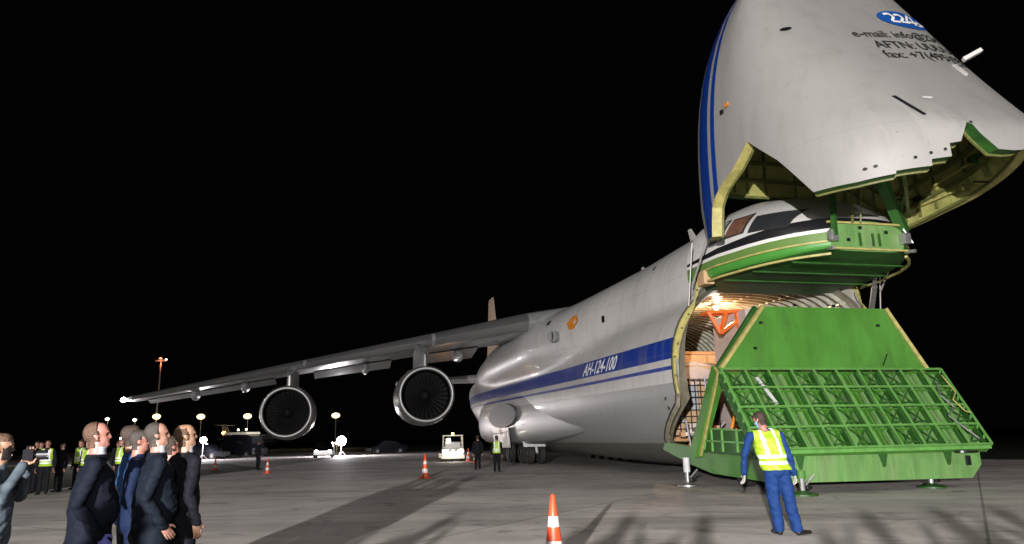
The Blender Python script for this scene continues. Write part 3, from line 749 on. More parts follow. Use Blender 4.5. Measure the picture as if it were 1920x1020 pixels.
# wing root fairing front, glove bulge and crease fittings on fuselage
def nacelle(s, v, z, sc=1.):
    M = Matrix.Translation((-s, v, z))@Matrix.Rotation(R(-90), 4, 'X')@Matrix.Diagonal((sc, sc, sc, 1))
    m = MB(); m.lathe([(1.34, .04), (1.4, .25), (1.45, .8), (1.47, 1.8), (1.43, 3.1), (1.34, 4.2), (1.3, 4.25), (1.25, 4.0)], 'cowl', M, n=48)
    m.lathe([(1.0, 3.6), (.95, 4.6), (.75, 6), (.55, 6.6), (.4, 6.6)], 'fan_dark', M, n=32)
    E_ = m.build('engine', AC, smooth=True, angle=35)
    m = MB(); m.lathe([(1.34, .06), (1.315, -.03), (1.26, -.06), (1.21, 0), (1.19, .12)], 'lip_metal', M, n=56); m.build('intake_lip', E_, smooth=True, angle=80)
    m = MB(); m.lathe([(1.19, .12), (1.17, .5), (1.18, 1.15), (0, 1.5)], 'duct_dark', M, n=48); m.build('intake_duct', E_, smooth=True)
    m = MB()
    for i in range(28):
        t = 2*math.pi*i/28; d = Vector((math.cos(t), math.sin(t), 0)); e = Vector((-math.sin(t), math.cos(t), 0))
        q = [d*.3+e*.03+Vector((0, 0, 1.05)), d*1.15+e*.1+Vector((0, 0, .98)), d*1.15-e*.08+Vector((0, 0, 1.12)), d*.3-e*.04+Vector((0, 0, 1.12))]
        m.add([M@x for x in q], [(0, 1, 2, 3)], 'fan_dark')
    m.build('fan', E_)
    m = MB(); m.lathe([(.0, .6), (.12, .66), (.24, .85), (.32, 1.12)], 'fan_dark', M, n=20); m.build('spinner', E_, smooth=True)
    L0 = le_at(s); zt = z_at(s)
    m = MB(); rs = []
    for t, w_ in ((0, .1), (.15, .45), (.5, .5), (.85, .42), (1, .08)):
        y = v+1.0*sc+t*(L0+3.2-v-1.0*sc); top = min(zt-.05, z+1.55*sc+(zt-z-1.5*sc)*min(1, (y-v)/(L0-v+.3))**.8) if y < L0+.4 else zt-.12
        rs.append([(-s-w_/2, y, z+1.2*sc), (-s+w_/2, y, z+1.2*sc), (-s+w_/2*.8, y, top), (-s-w_/2*.8, y, top)])
    m.loft(rs, 'wing_grey', caps=True); m.build('pylon', E_, smooth=True, angle=40)
    m = MB()
    for t in (120, 150, 200, 235): 
        p = Vector((1.5*math.cos(R(t)), 1.5*math.sin(R(t)), .7)); m.add([M@(p+Vector(q)) for q in ((0, 0, 0), (.1, 0, .05), (.1, .04, .6), (0, .04, .6))], [(0, 1, 2, 3)], 'lip_metal')
    m.build('latch', E_)
nacelle(10.0, 14.7, 3.66, 1.0); nacelle(16.95, 20.0, 3.1, 1.0)
# ---- tail
m = MB()
fin = [(43, 7.3), (57, 7.0), (56.5, 16.6), (51.0, 17.0)]
def finr(w_): return [(w_*.5*k, y, z) for y, z, k in ((45, 7.2, 0), (47, 7.3, 1), (50, 7.2, 1), (53, 7.0, 0), (50, 7.2, -1), (47, 7.3, -1))]
top = [(.12*k, y, 15.3) for y, k in ((48.6, 0), (49, 1), (50.6, 1), (51.4, 0), (50.6, -1), (49, -1))]
m.loft([finr(.9), top], 'fin_warm_lit', caps=True); m.build('tail_fin', AC, smooth=True)
m = MB(); m.loft([wing_sec(s, 43.5+(s-1)*.5, interp(s, [1, 9.5], [7, 3]), 6.9-.02*s, interp(s, [1, 9.5], [.9, .35])) for s in (1, 4, 9.5)], 'paint_white', caps=True)
m.build('tailplane', AC, smooth=True)
# ---- main gear fairing, doors, wheels
m = MB(); rs = []
for y, k in ((4, .02), (8, .22), (12, .45), (16, .72), (20, .93), (24, 1), (30, 1), (33, .85), (35.5, .55), (38, .05)):
    rs.append([(-3.3-1.02*k*max(0, math.sin(t))**.5, y, 2.8-1.7*k**.4*math.cos(t)) for t in [math.pi*i/20 for i in range(21)]])
m.loft(rs, 'fuselage_paint', closed=False); gf = m.build('gear_fairing', AC, smooth=True, angle=60)
m = MB(); m.prism([(-4.43, 20.2+4.6*math.cos(t)*(1 if math.cos(t) > 0 else .8)+3.5, 2.85+.72*math.sin(t)) for t in [2*math.pi*i/28 for i in range(28)]], (.2, 0, 0), 'panel_grey'); m.build('gear_panel', gf)
for x in (-3.05, 3.05):
    for i in range(5):
        M = Matrix.Translation((x, 21+i*1.75, .62))@Matrix.Rotation(R(90), 4, 'Y')
        for dx in (-.33, .33):
            m = MB(); M2 = Matrix.Translation((dx, 0, 0))@M
            m.lathe([(.22, -.2), (.5, -.21), (.61, -.14), (.62, 0), (.61, .14), (.5, .21), (.22, .2)], 'rubber', M2); m.lathe([(0, -.12), (.25, -.15), (.25, .15), (0, .12)], 'steel', M2); m.build('wheel', AC, angle=40)
m = MB()
for i in range(5): m.tube((-3.0, 21+i*1.75, .62), (-2.9, 21.3+i*1.75, 2.0), .14, 'grey_paint')
build_split(m, 'gear_strut', AC)
m = MB(); m.prism([(-4.35, 22.0, .95), (-4.35, 26.5, .9), (-4.5, 26.7, 2.1), (-4.5, 21.8, 2.1)], (.06, 0, 0), 'paint_white'); m.build('gear_door', AC)
m = MB(); m.prism([(-3.9, 20.3, 1.0), (-2.6, 20.3, 1.0), (-2.6, 20.35, 1.8), (-4.0, 20.35, 1.9)], (0, .06, 0), 'grey_paint'); m.build('gear_door', AC)
# ---- marks and fittings on the fuselage skin
vs, fs = text_mesh('AH-124-100', .72, .3, .014)
m = MB(); m.add([(side(8.75-v.x*1.05, 4.0+v.y)-.025, 8.75-v.x*1.05, 3.92+(8.75-v.x*1.05)*.0105+v.y) for v in vs], fs, 'white_letters'); m.build('lettering', AC)
def skin_patch(name, v, z, pts, mt_):
    m = MB(); m.add([(side(v+a, z+b)-.02, v+a, z+b) for a, b in pts], [list(range(len(pts)))], mt_); m.build(name, AC)
skin_patch('patch', 10.2, 6.55, [(-.6, .0), (-.25, -.3), (.25, -.3), (.55, .05), (.15, .32), (-.3, .3)], 'patch')
skin_patch('window', 7.4, 6.25, [(-.12, -.13), (.12, -.13), (.14, .15), (-.1, .15)], 'black_paint')
skin_patch('window', 13.2, 7.0, [(-.2, -.1), (.2, -.1), (.2, .1), (-.2, .1)], 'black_paint')
for z in (2.35, 2.65): skin_patch('port', .9, z, [(-.06, -.05), (.06, -.05), (.06, .05), (-.06, .05)], 'black_paint')
for v, u_ in ((3.0, -1.4), (9.0, -.8), (18, -.5)):
    m = MB(); th = math.asin(max(-1, min(1, u_/4))); x, z = fus(v, th); m.prism([(x, v-.25, z-.05), (x, v+.25, z-.05), (x-.05, v+.35, z+.5), (x-.05, v+.15, z+.5)], (.05, 0, 0), 'paint_white'); m.build('blade_antenna', AC)
skin_patch('port', 3.8, 7.6, [(-.09, -.07), (.09, -.07), (.09, .07), (-.09, .07)], 'black_paint')
m = MB(); m.tube((side(11.6, 6.1)-.05, 11.7, 6.1), (side(11.6, 6.1)-.35, 11.4, 6.1), .26, 'lip_metal', n=20); m.lathe([(0, 0), (.22, 0)], 'glass_dark', Matrix.Translation((side(11.6, 6.1)-.36, 11.4, 6.1))@Matrix.Rotation(R(90), 4, 'Y')); m.build('landing_lamp', AC)

# ------------------------------------------------------------------ cargo inside the bay
Ma = Matrix.Translation((8.7, 22.7, 0))@Matrix.Rotation(AZ, 4, 'Z')
def bw(u, v, z): return Ma@Vector((u, v, z))
def crate(u, v, z, d, label, mt_, rz=0, slats=True):
    t = thing('cargo_crate', label, 'crate', bw(u, v, z), AZ+rz, 'crates stacked in the aircraft bay')
    m = MB(); m.box((0, 0, d[2]/2), d, mt_, b=.02); m.build('box', t)
    if slats:
        m = MB()
        for a in (-.48, 0, .48): m.box((a*d[0]*.96, -d[1]/2-.02, d[2]/2), (.09, .04, d[2]*.98), 'wood')
        for a in (-.47, .0, .47): m.box((-d[0]/2-.02, a*d[1]*.96, d[2]/2), (.04, .09, d[2]*.98), 'wood')
        for b in (.06, .94): m.box((0, -d[1]/2-.045, b*d[2]), (d[0], .03, .09), 'wood'); m.box((-d[0]/2-.045, 0, b*d[2]), (.03, d[1], .09), 'wood')
        m.build('battens', t)
    return t
crate(.6, 7.6, 1.3, (3.6, 2.6, 2.3), 'brown wooden crate at the bottom of the cargo bay stack', 'cardboard')
crate(.6, 7.6, 3.62, (3.4, 2.4, 1.2), 'flat brown carton on top of the large wooden crate in the bay', 'cardboard')
crate(-.9, 11.0, 1.3, (3.0, 3, 2.9), 'tall wooden crate deepest in the cargo bay by its wall', 'wood')
crate(1.1, 3.2, 1.3, (2.4, 2.4, 4.5), 'grey tarpaulin covered load rising behind the green toe plate', 'tarp', slats=False)
t = thing('wrapped_load', 'pale pink tarpaulin sheet draped over the upper crates in the bay', 'tarpaulin', bw(-.6, 5.6, 3.9), AZ)
m = MB(); G = 14
vs = [(-2+4*i/G, -1.3+2.6*j/G, .35+.12*math.sin(i*1.3)*math.cos(j*1.1)-(.9 if j == 0 else 0)-.25*(i/G)) for i in range(G+1) for j in range(G+1)]
m.add(vs, [(i*(G+1)+j, (i+1)*(G+1)+j, (i+1)*(G+1)+j+1, i*(G+1)+j+1) for i in range(G) for j in range(G)], 'tarp'); m.box((0, 0, .0), (3.6, 2.3, .3), 'cardboard'); m.build('sheet', t, smooth=True)
# netted pallet just inside the opening
t = thing('cargo_pallet', 'shrink-wrapped pallet under a black cargo net beside the bay opening', 'pallet', bw(-1.5, 4.7, 1.3), AZ)
m = MB(); m.box((0, 0, .08), (2.0, 2.0, .16), 'wood', b=.02); m.build('pallet', t)
m = MB(); random.seed(3)
for i in range(3):
    for j in range(3):
        for k in range(4): m.box((-.6+.6*i, -.6+.6*j, .4+.46*k), (.56+random.uniform(-.03, .02), .56, .44), random.choice(['plastic_wrap', 'cardboard', 'cardboard', 'shirt_white']), b=.02)
m.build('cartons', t)
m = MB()
for a in np.arange(-1.0, 1.01, .22):
    m.bar((a, -1.02, .1), (a, -1.02, 2.15), .035, .02, 'net_black'); m.bar((-1.02, a, .1), (-1.02, a, 2.15), .035, .02, 'net_black')
    m.bar((a, -1.02, 2.15), (a, 1, 2.2), .03, .02, 'net_black')
for z in np.arange(.2, 2.2, .22): m.bar((-1.02, -1.02, z), (1.02, -1.02, z), .02, .035, 'net_black'); m.bar((-1.02, -1.02, z), (-1.02, 1.02, z), .02, .035, 'net_black')
m.build('net', t)
t = thing('hoist_frame', 'orange steel hoist frame under the bay ceiling', 'hoist', bw(-.4, 2.6, 5.0), AZ)
m = MB()
for a, b in (((-.8, 0, .75), (.9, 0, .85)), ((-.8, 0, .75), (-.45, -.1, 0)), ((.9, 0, .85), (-.45, -.1, 0)), ((-.1, 0, .78), (-.45, -.1, 0)), ((-.8, .5, .75), (.9, .5, .85)), ((-.8, 0, .75), (-.8, .5, .75)), ((.9, 0, .85), (.9, .5, .85)), ((.3, 0, .8), (.35, 0, .2))): m.bar(a, b, .11, .11, 'orange')
m.build('frame', t)
t = thing('tie_down_gear', 'heap of red and grey straps and chains on the ramp sill', 'cargo gear', bw(-2.1, 2.0, 1.05), AZ)
m = MB(); random.seed(5)
for i in range(46):
    p = Vector((random.uniform(-.6, 1.7), random.uniform(-1.2, 1.1), random.uniform(.05, .75))); d = Vector((random.uniform(-.5, .5), random.uniform(-.5, .5), random.uniform(-.2, .3)))
    if random.random() < .4: m.tube(p, p+d, .03, random.choice(['steel', 'orange', 'red_paint', 'grey_paint']), n=6)
    else: m.box(p*.9, (random.uniform(.12, .4), random.uniform(.12, .4), random.uniform(.06, .25)), random.choice(['red_paint', 'orange', 'steel', 'cardboard', 'plastic_wrap', 'tarp', 'black_paint', 'wood']), Matrix.Rotation(random.uniform(0, 3), 3, 'Z'), b=.01)
m.build('straps', t)
t = thing('sill_rail', 'white rope and rail hanging at the starboard edge of the bay opening', 'rail', bw(-3.05, .9, 1.0), AZ)
m = MB(); m.tube((0, 0, 0), (-.05, .2, 1.0), .022, 'shirt_white'); m.tube((.3, -.7, 1.1), (.3, -.6, 2.3), .02, 'shirt_white'); m.tube((0, 0, 0), (.3, -.1, -.05), .03, 'shirt_white'); m.build('rail', t)
for i, (u, v, z, lb) in enumerate(((-2.2, 5.6, 4.1, 'warm work lamp glowing above the netted pallet'), (0, 4.2, 6.25, 'warm ceiling lamp of the cargo bay'))):
    t = thing('bay_lamp', lb, 'lamp', bw(u, v, z), AZ)
    m = MB(); m.sphere((0, 0, 0), .1, 'warm_bulb'); m.build('bulb', t); m = MB(); m.lathe([(.04, .16), (.16, .1), (.17, .02)], 'steel', n=16); m.build('shade', t)
    lamp('bay_light', (0, -.15, -.1), (700, 500)[i], (1, .6, .32), .1, parent=t)

# ------------------------------------------------------------------ small ground objects
def cone_make():
    t = thing('traffic_cone', '', 'traffic cone')
    m = MB(); m.box((0, 0, .02), (.36, .36, .04), 'cone_orange', b=.012); m.build('base', t)
    m = MB(); H = .86; R0, R1 = .135, .028
    def r(z): return R0+(R1-R0)*(z-.04)/(H-.04)
    bands = [(.04, .2, 'cone_orange'), (.2, .34, 'cone_white'), (.34, .5, 'cone_orange'), (.5, .62, 'cone_white'), (.62, .86, 'cone_orange')]
    for a, b, c in bands: m.lathe([(r(a), a), (r(b), b)], c, n=28)
    m.lathe([(r(.86), .86), (.018, .87), (.018, .8)], 'cone_orange', n=28); m.build('cone', t, smooth=True)
    return t
c0 = cone_make(); first = True
for x, y, s, lb in [(.44, 9.05, 1, 'large orange and white traffic cone nearest the camera at the bottom edge'),
                 (-3.69, 29.85, 1.1, 'orange traffic cone standing alone on the apron left of the worker by the landing gear'),
                 (-17.57, 42.87, .85, 'small traffic cone right behind the suited men, leftmost of the cones'),
                 (-12.59, 37.2, .85, 'small traffic cone in front of the dark walking figure under the outer engine'),
                 (-3.2, 49.5, 1.0, 'traffic cone just right of the white tug'),
                 (-2.6, 47.0, 1.0, 'traffic cone between the white tug and the landing gear, nearer the gear')]:
    c = c0 if first else copy_tree(c0); first = False
    c.location = (x, y, .006); c.scale = (s, s, s); c.rotation_euler = (0, 0, x); tag(c, lb, group='traffic cones on the apron')

t = thing('airport_tug', 'small pale baggage tug with open cab, twin headlights and orange beacon', 'tug', (-4.4, 51.2, 0), R(6))
m = MB(); m.box((0, 0, .55), (1.5, 2.6, .6), 'van_white', b=.06); m.box((0, -1.25, .3), (1.6, .15, .22), 'van_white', b=.03); m.box((-.85, -.8, .42), (.25, .6, .3), 'van_white', b=.03); m.build('body', t)
m = MB()
for x in (-.68, .68):
    for y in (-.6, .7): m.bar((x, y, .85), (x*.95, y+.08, 1.72), .07, .07, 'van_white')
m.box((0, .1, 1.74), (1.42, 1.6, .07), 'van_white', b=.02); m.bar((-.68, -.6, .95), (.68, -.6, .95), .06, .06, 'van_white'); m.build('cab_frame', t)
m = MB(); m.box((0, .3, 1.05), (1.1, .4, .5), 'grey_paint', b=.05); m.box((-.3, .2, 1.4), (.3, .3, .3), 'lamp_soft', b=.05); m.build('seat_and_glow', t)  # seat, plus a self-lit block in the cab
m = MB(); m.box((0, -1.33, .75), (.5, .03, .18), 'black_paint'); m.build('number_plate', t)
for x in (-.58, .58):
    m = MB(); m.sphere((x, -1.33, .72), .09, 'lamp_white'); m.build('headlight', t)
    for y in (-.8, .9):
        m = MB(); m.lathe([(0, -.1), (.28, -.1), (.3, 0), (.28, .1), (0, .1)], 'rubber', Matrix.Translation((x*1.15, y, .3))@Matrix.Rotation(R(90), 4, 'Y')); m.build('wheel', t)
m = MB(); m.lathe([(.09, 0), (.09, .12), (.05, .17), (0, .18)], 'lamp_amber', Matrix.Translation((0, 0, 1.78)), n=14); m.build('beacon', t)
lamp('beacon_light', (0, -.1, 2.0), 25, (1, .45, .12), .08, parent=t); lamp('headlight_glow', (0, -1.6, .7), 40, (1, .95, .8), .1, parent=t)

def car(name, label, cat, loc, rz, body, L=4.3, Wd=1.75, H=1.45, lights=True, lampmat='lamp_white', van=False):
    t = thing(name, label, cat, loc, rz)
    if van: prof = [(-L/2, .3), (-L/2, .95), (-L/2+.25, 1.1), (-L/2+.8, H-.1), (-L/2+1.1, H), (L/2-.05, H), (L/2, H-.2), (L/2, .3)]
    else: prof = [(-L/2, .3), (-L/2, .68), (-L/2+.9, .88), (-L/2+1.6, H-.03), (0, H), (.8, H-.05), (L/2-.5, .95), (L/2, .9), (L/2, .3)]
    m = MB(); rs = []
    for x, k in ((-Wd/2, .0), (-Wd/2+.04, 1), (Wd/2-.04, 1), (Wd/2, 0)):
        rs.append([(x*(1 if z < .96 else .84), y*(.98 if k == 0 else 1), z*(.98 if k == 0 and z > .5 else 1)) for y, z in prof])
    m.loft(rs, body, caps=True); m.build('body', t, angle=30)
    m = MB(); yf = prof[2][0]; m.add([(-Wd*.36, yf+.08, prof[2][1]+.03), (Wd*.36, yf+.08, prof[2][1]+.03), (Wd*.33, prof[3][0]-.06, H-.13), (-Wd*.33, prof[3][0]-.06, H-.13)], [(0, 1, 2, 3)], 'glass_dark')
    m.v = [(x, y-.03, z+.01) for x, y, z in m.v]; m.build('windscreen', t)
    for sx in (-1, 1):
        m = MB(); m.add([(sx*Wd*.432, -.7, .98), (sx*Wd*.432, .9, .98), (sx*Wd*.41, .7, H-.1), (sx*Wd*.41, -.35, H-.1)], [(0, 1, 2, 3)], 'glass_dark'); m.build('side_window', t)
        m = MB(); m.sphere((sx*Wd*.34, -L/2-.01, .63), .11, lampmat if lights else 'glass_dark', sc=(1.2, .5, .8)); m.build('headlight', t)
        for y in (-L*.31, L*.31):
            m = MB(); M = Matrix.Translation((sx*(Wd/2-.1), y, .32))@Matrix.Rotation(R(90), 4, 'Y'); m.lathe([(.15, -.11), (.29, -.11), (.32, -.06), (.32, .06), (.29, .11), (.15, .11)], 'rubber', M, n=18); m.lathe([(0, -.1), (.17, -.11), (.17, .11), (0, .1)], 'steel', M, n=12); m.build('wheel', t)
    return t
car('parked_car', 'dark car driving towards the camera with both headlights lit, under the outer engine', 'car', (-18.2, 69.5, 0), R(12), 'car_dark')
car('parked_car', 'dark saloon with unlit lamps left of the walking figure beyond the cones', 'car', (-30.5, 72, 0), R(75), 'car_dark', lights=False)
v1 = car('service_van', 'dark service van with white roof rack behind the dark saloon', 'van', (-29.0, 78, 0), R(60), 'car_dark', L=5, Wd=2, H=2.3, lights=False, van=True)
m = MB(); m.box((0, .5, 2.5), (1.8, 3.6, .25), 'van_white', b=.04); m.sphere((-.7, -1, 2.9), .1, 'lamp_soft'); m.sphere((.7, 2.0, 2.9), .1, 'lamp_soft'); m.build('roof_rack', v1)
car('parked_car', 'low dark car far behind the lit car, right of the brightest floodlight', 'car', (-14.5, 82, 0), R(-60), 'car_dark', lights=False)

t = thing('parked_airplane', 'small distant white airplane, coloured dark to look dim, parked under the outer engine', 'airplane', (-47, 145, 0), R(70))
m = MB(); m.lathe([(.05, 0), (.7, 1.2), (1.0, 3), (1.0, 9), (.6, 12), (.15, 14)], 'panel_grey', Matrix.Translation((0, 0, 2.0))@Matrix.Rotation(R(-90), 4, 'X'), n=20); m.build('fuselage', t, smooth=True)  # white airframe given dark grey so it looks dimly lit
m = MB(); m.prism([(-8, 7.2, 2.2), (0, 5.2, 1.6), (8, 7.2, 2.2), (8, 8.2, 2.2), (0, 8.4, 1.6), (-8, 8.2, 2.2)], (0, 0, .15), 'panel_grey'); m.build('wing', t)
m = MB(); m.prism([(0, 11.5, 2.2), (0, 14, 2.2), (0, 14.6, 5), (0, 13.4, 5)], (.12, 0, 0), 'panel_grey'); m.prism([(-2.6, 13.6, 5.0), (2.7, 13.6, 5.0), (2.7, 14.6, 5.0), (-2.6, 14.6, 5.0)], (0, 0, .1), 'panel_grey'); m.build('tail', t)
m = MB()
for x, y in ((0, 2), (-1.2, 7.6), (1.2, 7.6)): m.tube((x, y, 1.5), (x, y, .3), .08, 'steel'); m.sphere((x, y, .3), .3, 'rubber', sc=(.5, 1, 1))
build_split(m, 'landing_gear', t)
for x, y, z, lb in ((-50, 118, 1.2, 'small white ramp light left of the distant airplane'), (-44, 112, 1.0, 'small white ramp light beneath the outer engine, right of the van'), (-52, 105, 1.3, 'small white ramp light beyond the dark saloon'), (-24, 98, 1.1, 'small white ramp light beyond the lit car')):
    t = thing('ramp_light', lb, 'light', (x, y, 0), 0, 'small lights beyond the apron')
    m = MB(); m.tube((0, 0, 0), (0, 0, z), .05, 'pole_steel'); m.build('post', t); m = MB(); m.sphere((0, 0, z+.12), .2, 'lamp_soft'); m.build('bulb', t)
    lamp('ramp_glow', (0, -.5, z+.3), 160, (1, .85, .7), .1, parent=t)
def light_tower(x, y, z, label, p, r=.22):
    t = thing('light_tower', label, 'floodlight', (x, y, 0), math.atan2(x, -y)+math.pi, 'portable floodlights on the apron')
    t.rotation_euler = (0, 0, -math.atan2(-x, y)+math.pi if False else math.atan2(-x, y))
    m = MB(); m.tube((0, 0, 0), (0, 0, z-.15), .04, 'pole_steel')
    for a in range(3): m.tube((0, 0, .5), (.5*math.cos(a*2.1), .5*math.sin(a*2.1), .02), .025, 'pole_steel', n=6)
    m.build('stand', t)
    m = MB(); m.box((0, .1, z), (.55, .16, .4), 'black_paint', b=.03); m.build('housing', t)
    m = MB(); m.sphere((0, -.02, z), r, 'lamp_white', sc=(1, .4, 1)); m.build('lens', t)
    lamp('tower_light', (0, -.5, z), p, (1, .94, .97), .2, parent=t)
light_tower(-17.9, 75, 1.5, 'brightest white floodlight low on the apron right of the lit car', 4200, .48)
light_tower(-30.0, 70, 1.85, 'white floodlight just right of the rightmost suited man', 1500, .3)
light_tower(-32.3, 60, 2.0, 'white floodlight between the heads of the two leftmost suited men', 1500, .3)

def street_lamp(x, y, z, label, p, mt_='lamp_yellow', r=.32):
    t = thing('street_lamp', label, 'street lamp', (x, y, 0), 0, 'warm lamps on poles behind the apron')
    m = MB(); m.tube((0, 0, 0), (0, 0, z), .09, 'pole_steel', r2=.05); m.build('pole', t)
    m = MB(); m.bar((-.6, 0, z), (.6, 0, z), .08, .06, 'pole_steel'); m.build('arm', t)
    m = MB(); m.sphere((0, -.25, z-.1), r*1.9, mt_, sc=(1.1, .6, .7)); m.build('lamp_head', t)
    lamp('street_light', (0, 0, z-.5), p, (1, .8, .45), .3, parent=t)
Y = 150
for x, z, lb in ((-74.3, 7.2, 'yellow lamp on a pole directly below the tall mast'), (-65.1, 7.0, 'yellow street lamp above the bald man at the right of the group'),
                 (-55.4, 6.9, 'yellow street lamp left of the outer engine'), (-37.1, 6.7, 'pale street lamp between the two engines above the brightest floodlight')):
    street_lamp(x, Y, z, lb, 1800, r=.42)
street_lamp(-60.0, Y, 3.6, 'low orange lamp left of the far service van', 300, 'lamp_amber', .25)
street_lamp(-84.5, Y, 6.9, 'faint small lamp between the heads of the first two suited men', 100, 'lamp_soft', .2)
street_lamp(-78.8, Y, 6.6, 'faint small lamp left of the tall mast', 100, 'lamp_soft', .2)
t = thing('floodlight_mast', 'tall lattice mast with small red lamps at its top rising above the wing', 'mast', (-74.5, 150, 0))
m = MB(); m.tube((0, 0, 0), (0, 0, 18.6), .22, 'pole_steel', r2=.12); m.build('pole', t)
m = MB(); m.bar((-1.2, 0, 18.7), (1.2, 0, 18.7), .3, .25, 'pole_steel'); m.bar((0, -1, 18.9), (0, 1, 18.9), .2, .2, 'pole_steel'); m.build('lamp_rack', t)
m = MB(); m.sphere((-.2, 0, 19.1), .3, 'lamp_red'); m.sphere((1.0, 0, 18.9), .2, 'lamp_soft'); m.build('warning_lamp', t)
lamp('mast_glow', (0, -.8, 18), 260, (1, .3, .15), .3, parent=t)
t = thing('floodlight_mast', 'low floodlight stand behind the photographers, outside the picture', 'mast', (KEY[0]-.1, KEY[1]-.6, 0))
m = MB(); m.tube((0, 0, 0), (0, 0, KEY[2]-.3), .12, 'pole_steel'); m.build('pole', t); m = MB(); m.box((0, 0, KEY[2]), (.9, .3, .6), 'black_paint', b=.04); m.build('lamp_head', t)
t = thing('floodlight_mast', 'added unseen stand for the softening light behind the crowd, further right', 'mast', (KEY2[0], KEY2[1]-.6, 0))  # stand added to carry the softening light
m = MB(); m.tube((0, 0, 0), (0, 0, KEY2[2]-.3), .1, 'pole_steel'); m.build('pole', t); m = MB(); m.box((0, 0, KEY2[2]), (.9, .3, .5), 'black_paint', b=.04); m.build('lamp_head', t)
t = thing('floodlight_mast', 'taller apron floodlight mast outside the picture to the left', 'mast', (FILL[0], FILL[1]-2.6, 0))
m = MB(); m.tube((0, 0, 0), (0, 0, FILL[2]-.3), .2, 'pole_steel'); m.build('pole', t); m = MB(); m.box((0, 0, FILL[2]), (5, .3, 1.6), 'black_paint', b=.04); m.build('lamp_head', t)
t = thing('floodlight_mast', 'added unseen mast for the fill light to the right', 'mast', (FILL2[0], FILL2[1]-2.6, 0))  # mast added to carry the right-hand fill
m = MB(); m.tube((0, 0, 0), (0, 0, FILL2[2]-.3), .2, 'pole_steel'); m.build('pole', t); m = MB(); m.box((0, 0, FILL2[2]), (5, .3, 1.6), 'black_paint', b=.04); m.build('lamp_head', t)
#PEOPLE#
# ------------------------------------------------------------------ people: one continuous body each (capsules fused by a voxel remesh), hair and clothing as children
def ecap(a, b, ra, rb, side=(1, 0, 0), n=18, k=6):
    """rounded elliptical limb from a to b; ra/rb = (half width along side, half depth)"""
    a = Vector(a); b = Vector(b); d = (b-a); L_ = max(d.length, 1e-4); d.normalize()
    s = Vector(side); s = (s-d*s.dot(d)); s = s.normalized() if s.length > .05 else d.orthogonal().normalized(); t = d.cross(s)
    rg = []
    def ring(c, x, y): rg.append([c+s*math.cos(2*math.pi*i/n)*x+t*math.sin(2*math.pi*i/n)*y for i in range(n)])
    ma, mb = min(ra), min(rb)
    for j in range(k): q = math.pi/2*(1-j/k); ring(a-d*ma*math.sin(q), ra[0]*math.cos(q)+1e-4, ra[1]*math.cos(q)+1e-4)
    ring(a, *ra); ring(a.lerp(b, .5), (ra[0]+rb[0])/2, (ra[1]+rb[1])/2); ring(b, *rb)
    for j in range(1, k+1): q = math.pi/2*(j/k); ring(b+d*mb*math.sin(q), rb[0]*math.cos(q)+1e-4, rb[1]*math.cos(q)+1e-4)
    return rg
def voxel(rgs, size, smooth=3):
    m = MB()
    for r in rgs: m.loft(r, 'skin', caps=True)
    o = m.build('tmp'); md = o.modifiers.new('r', 'REMESH'); md.mode = 'VOXEL'; md.voxel_size = size
    sm = o.modifiers.new('s', 'SMOOTH'); sm.iterations = smooth; sm.factor = .5
    dg = bpy.context.evaluated_depsgraph_get(); me = bpy.data.meshes.new_from_object(o.evaluated_get(dg)); bpy.data.objects.remove(o)
    return me
DEF = dict(H=1.78, yaw=0., lean=(0, 0), headyaw=0, headpitch=0, arms='down', coat=.86, coatw=.2, belly=.13, vox=.014,
           top='navy_coat', legs='navy_coat', shoes='shoe_black', skin='skin', hair='hair_brown', bald=False, gloves=None, shirt=None, tie=None, mask=None, vest=False,
           stance=.1, wide=1., legsp=None, larm=None, rarm=None, lanyard=False, cap=None, recede=.07)
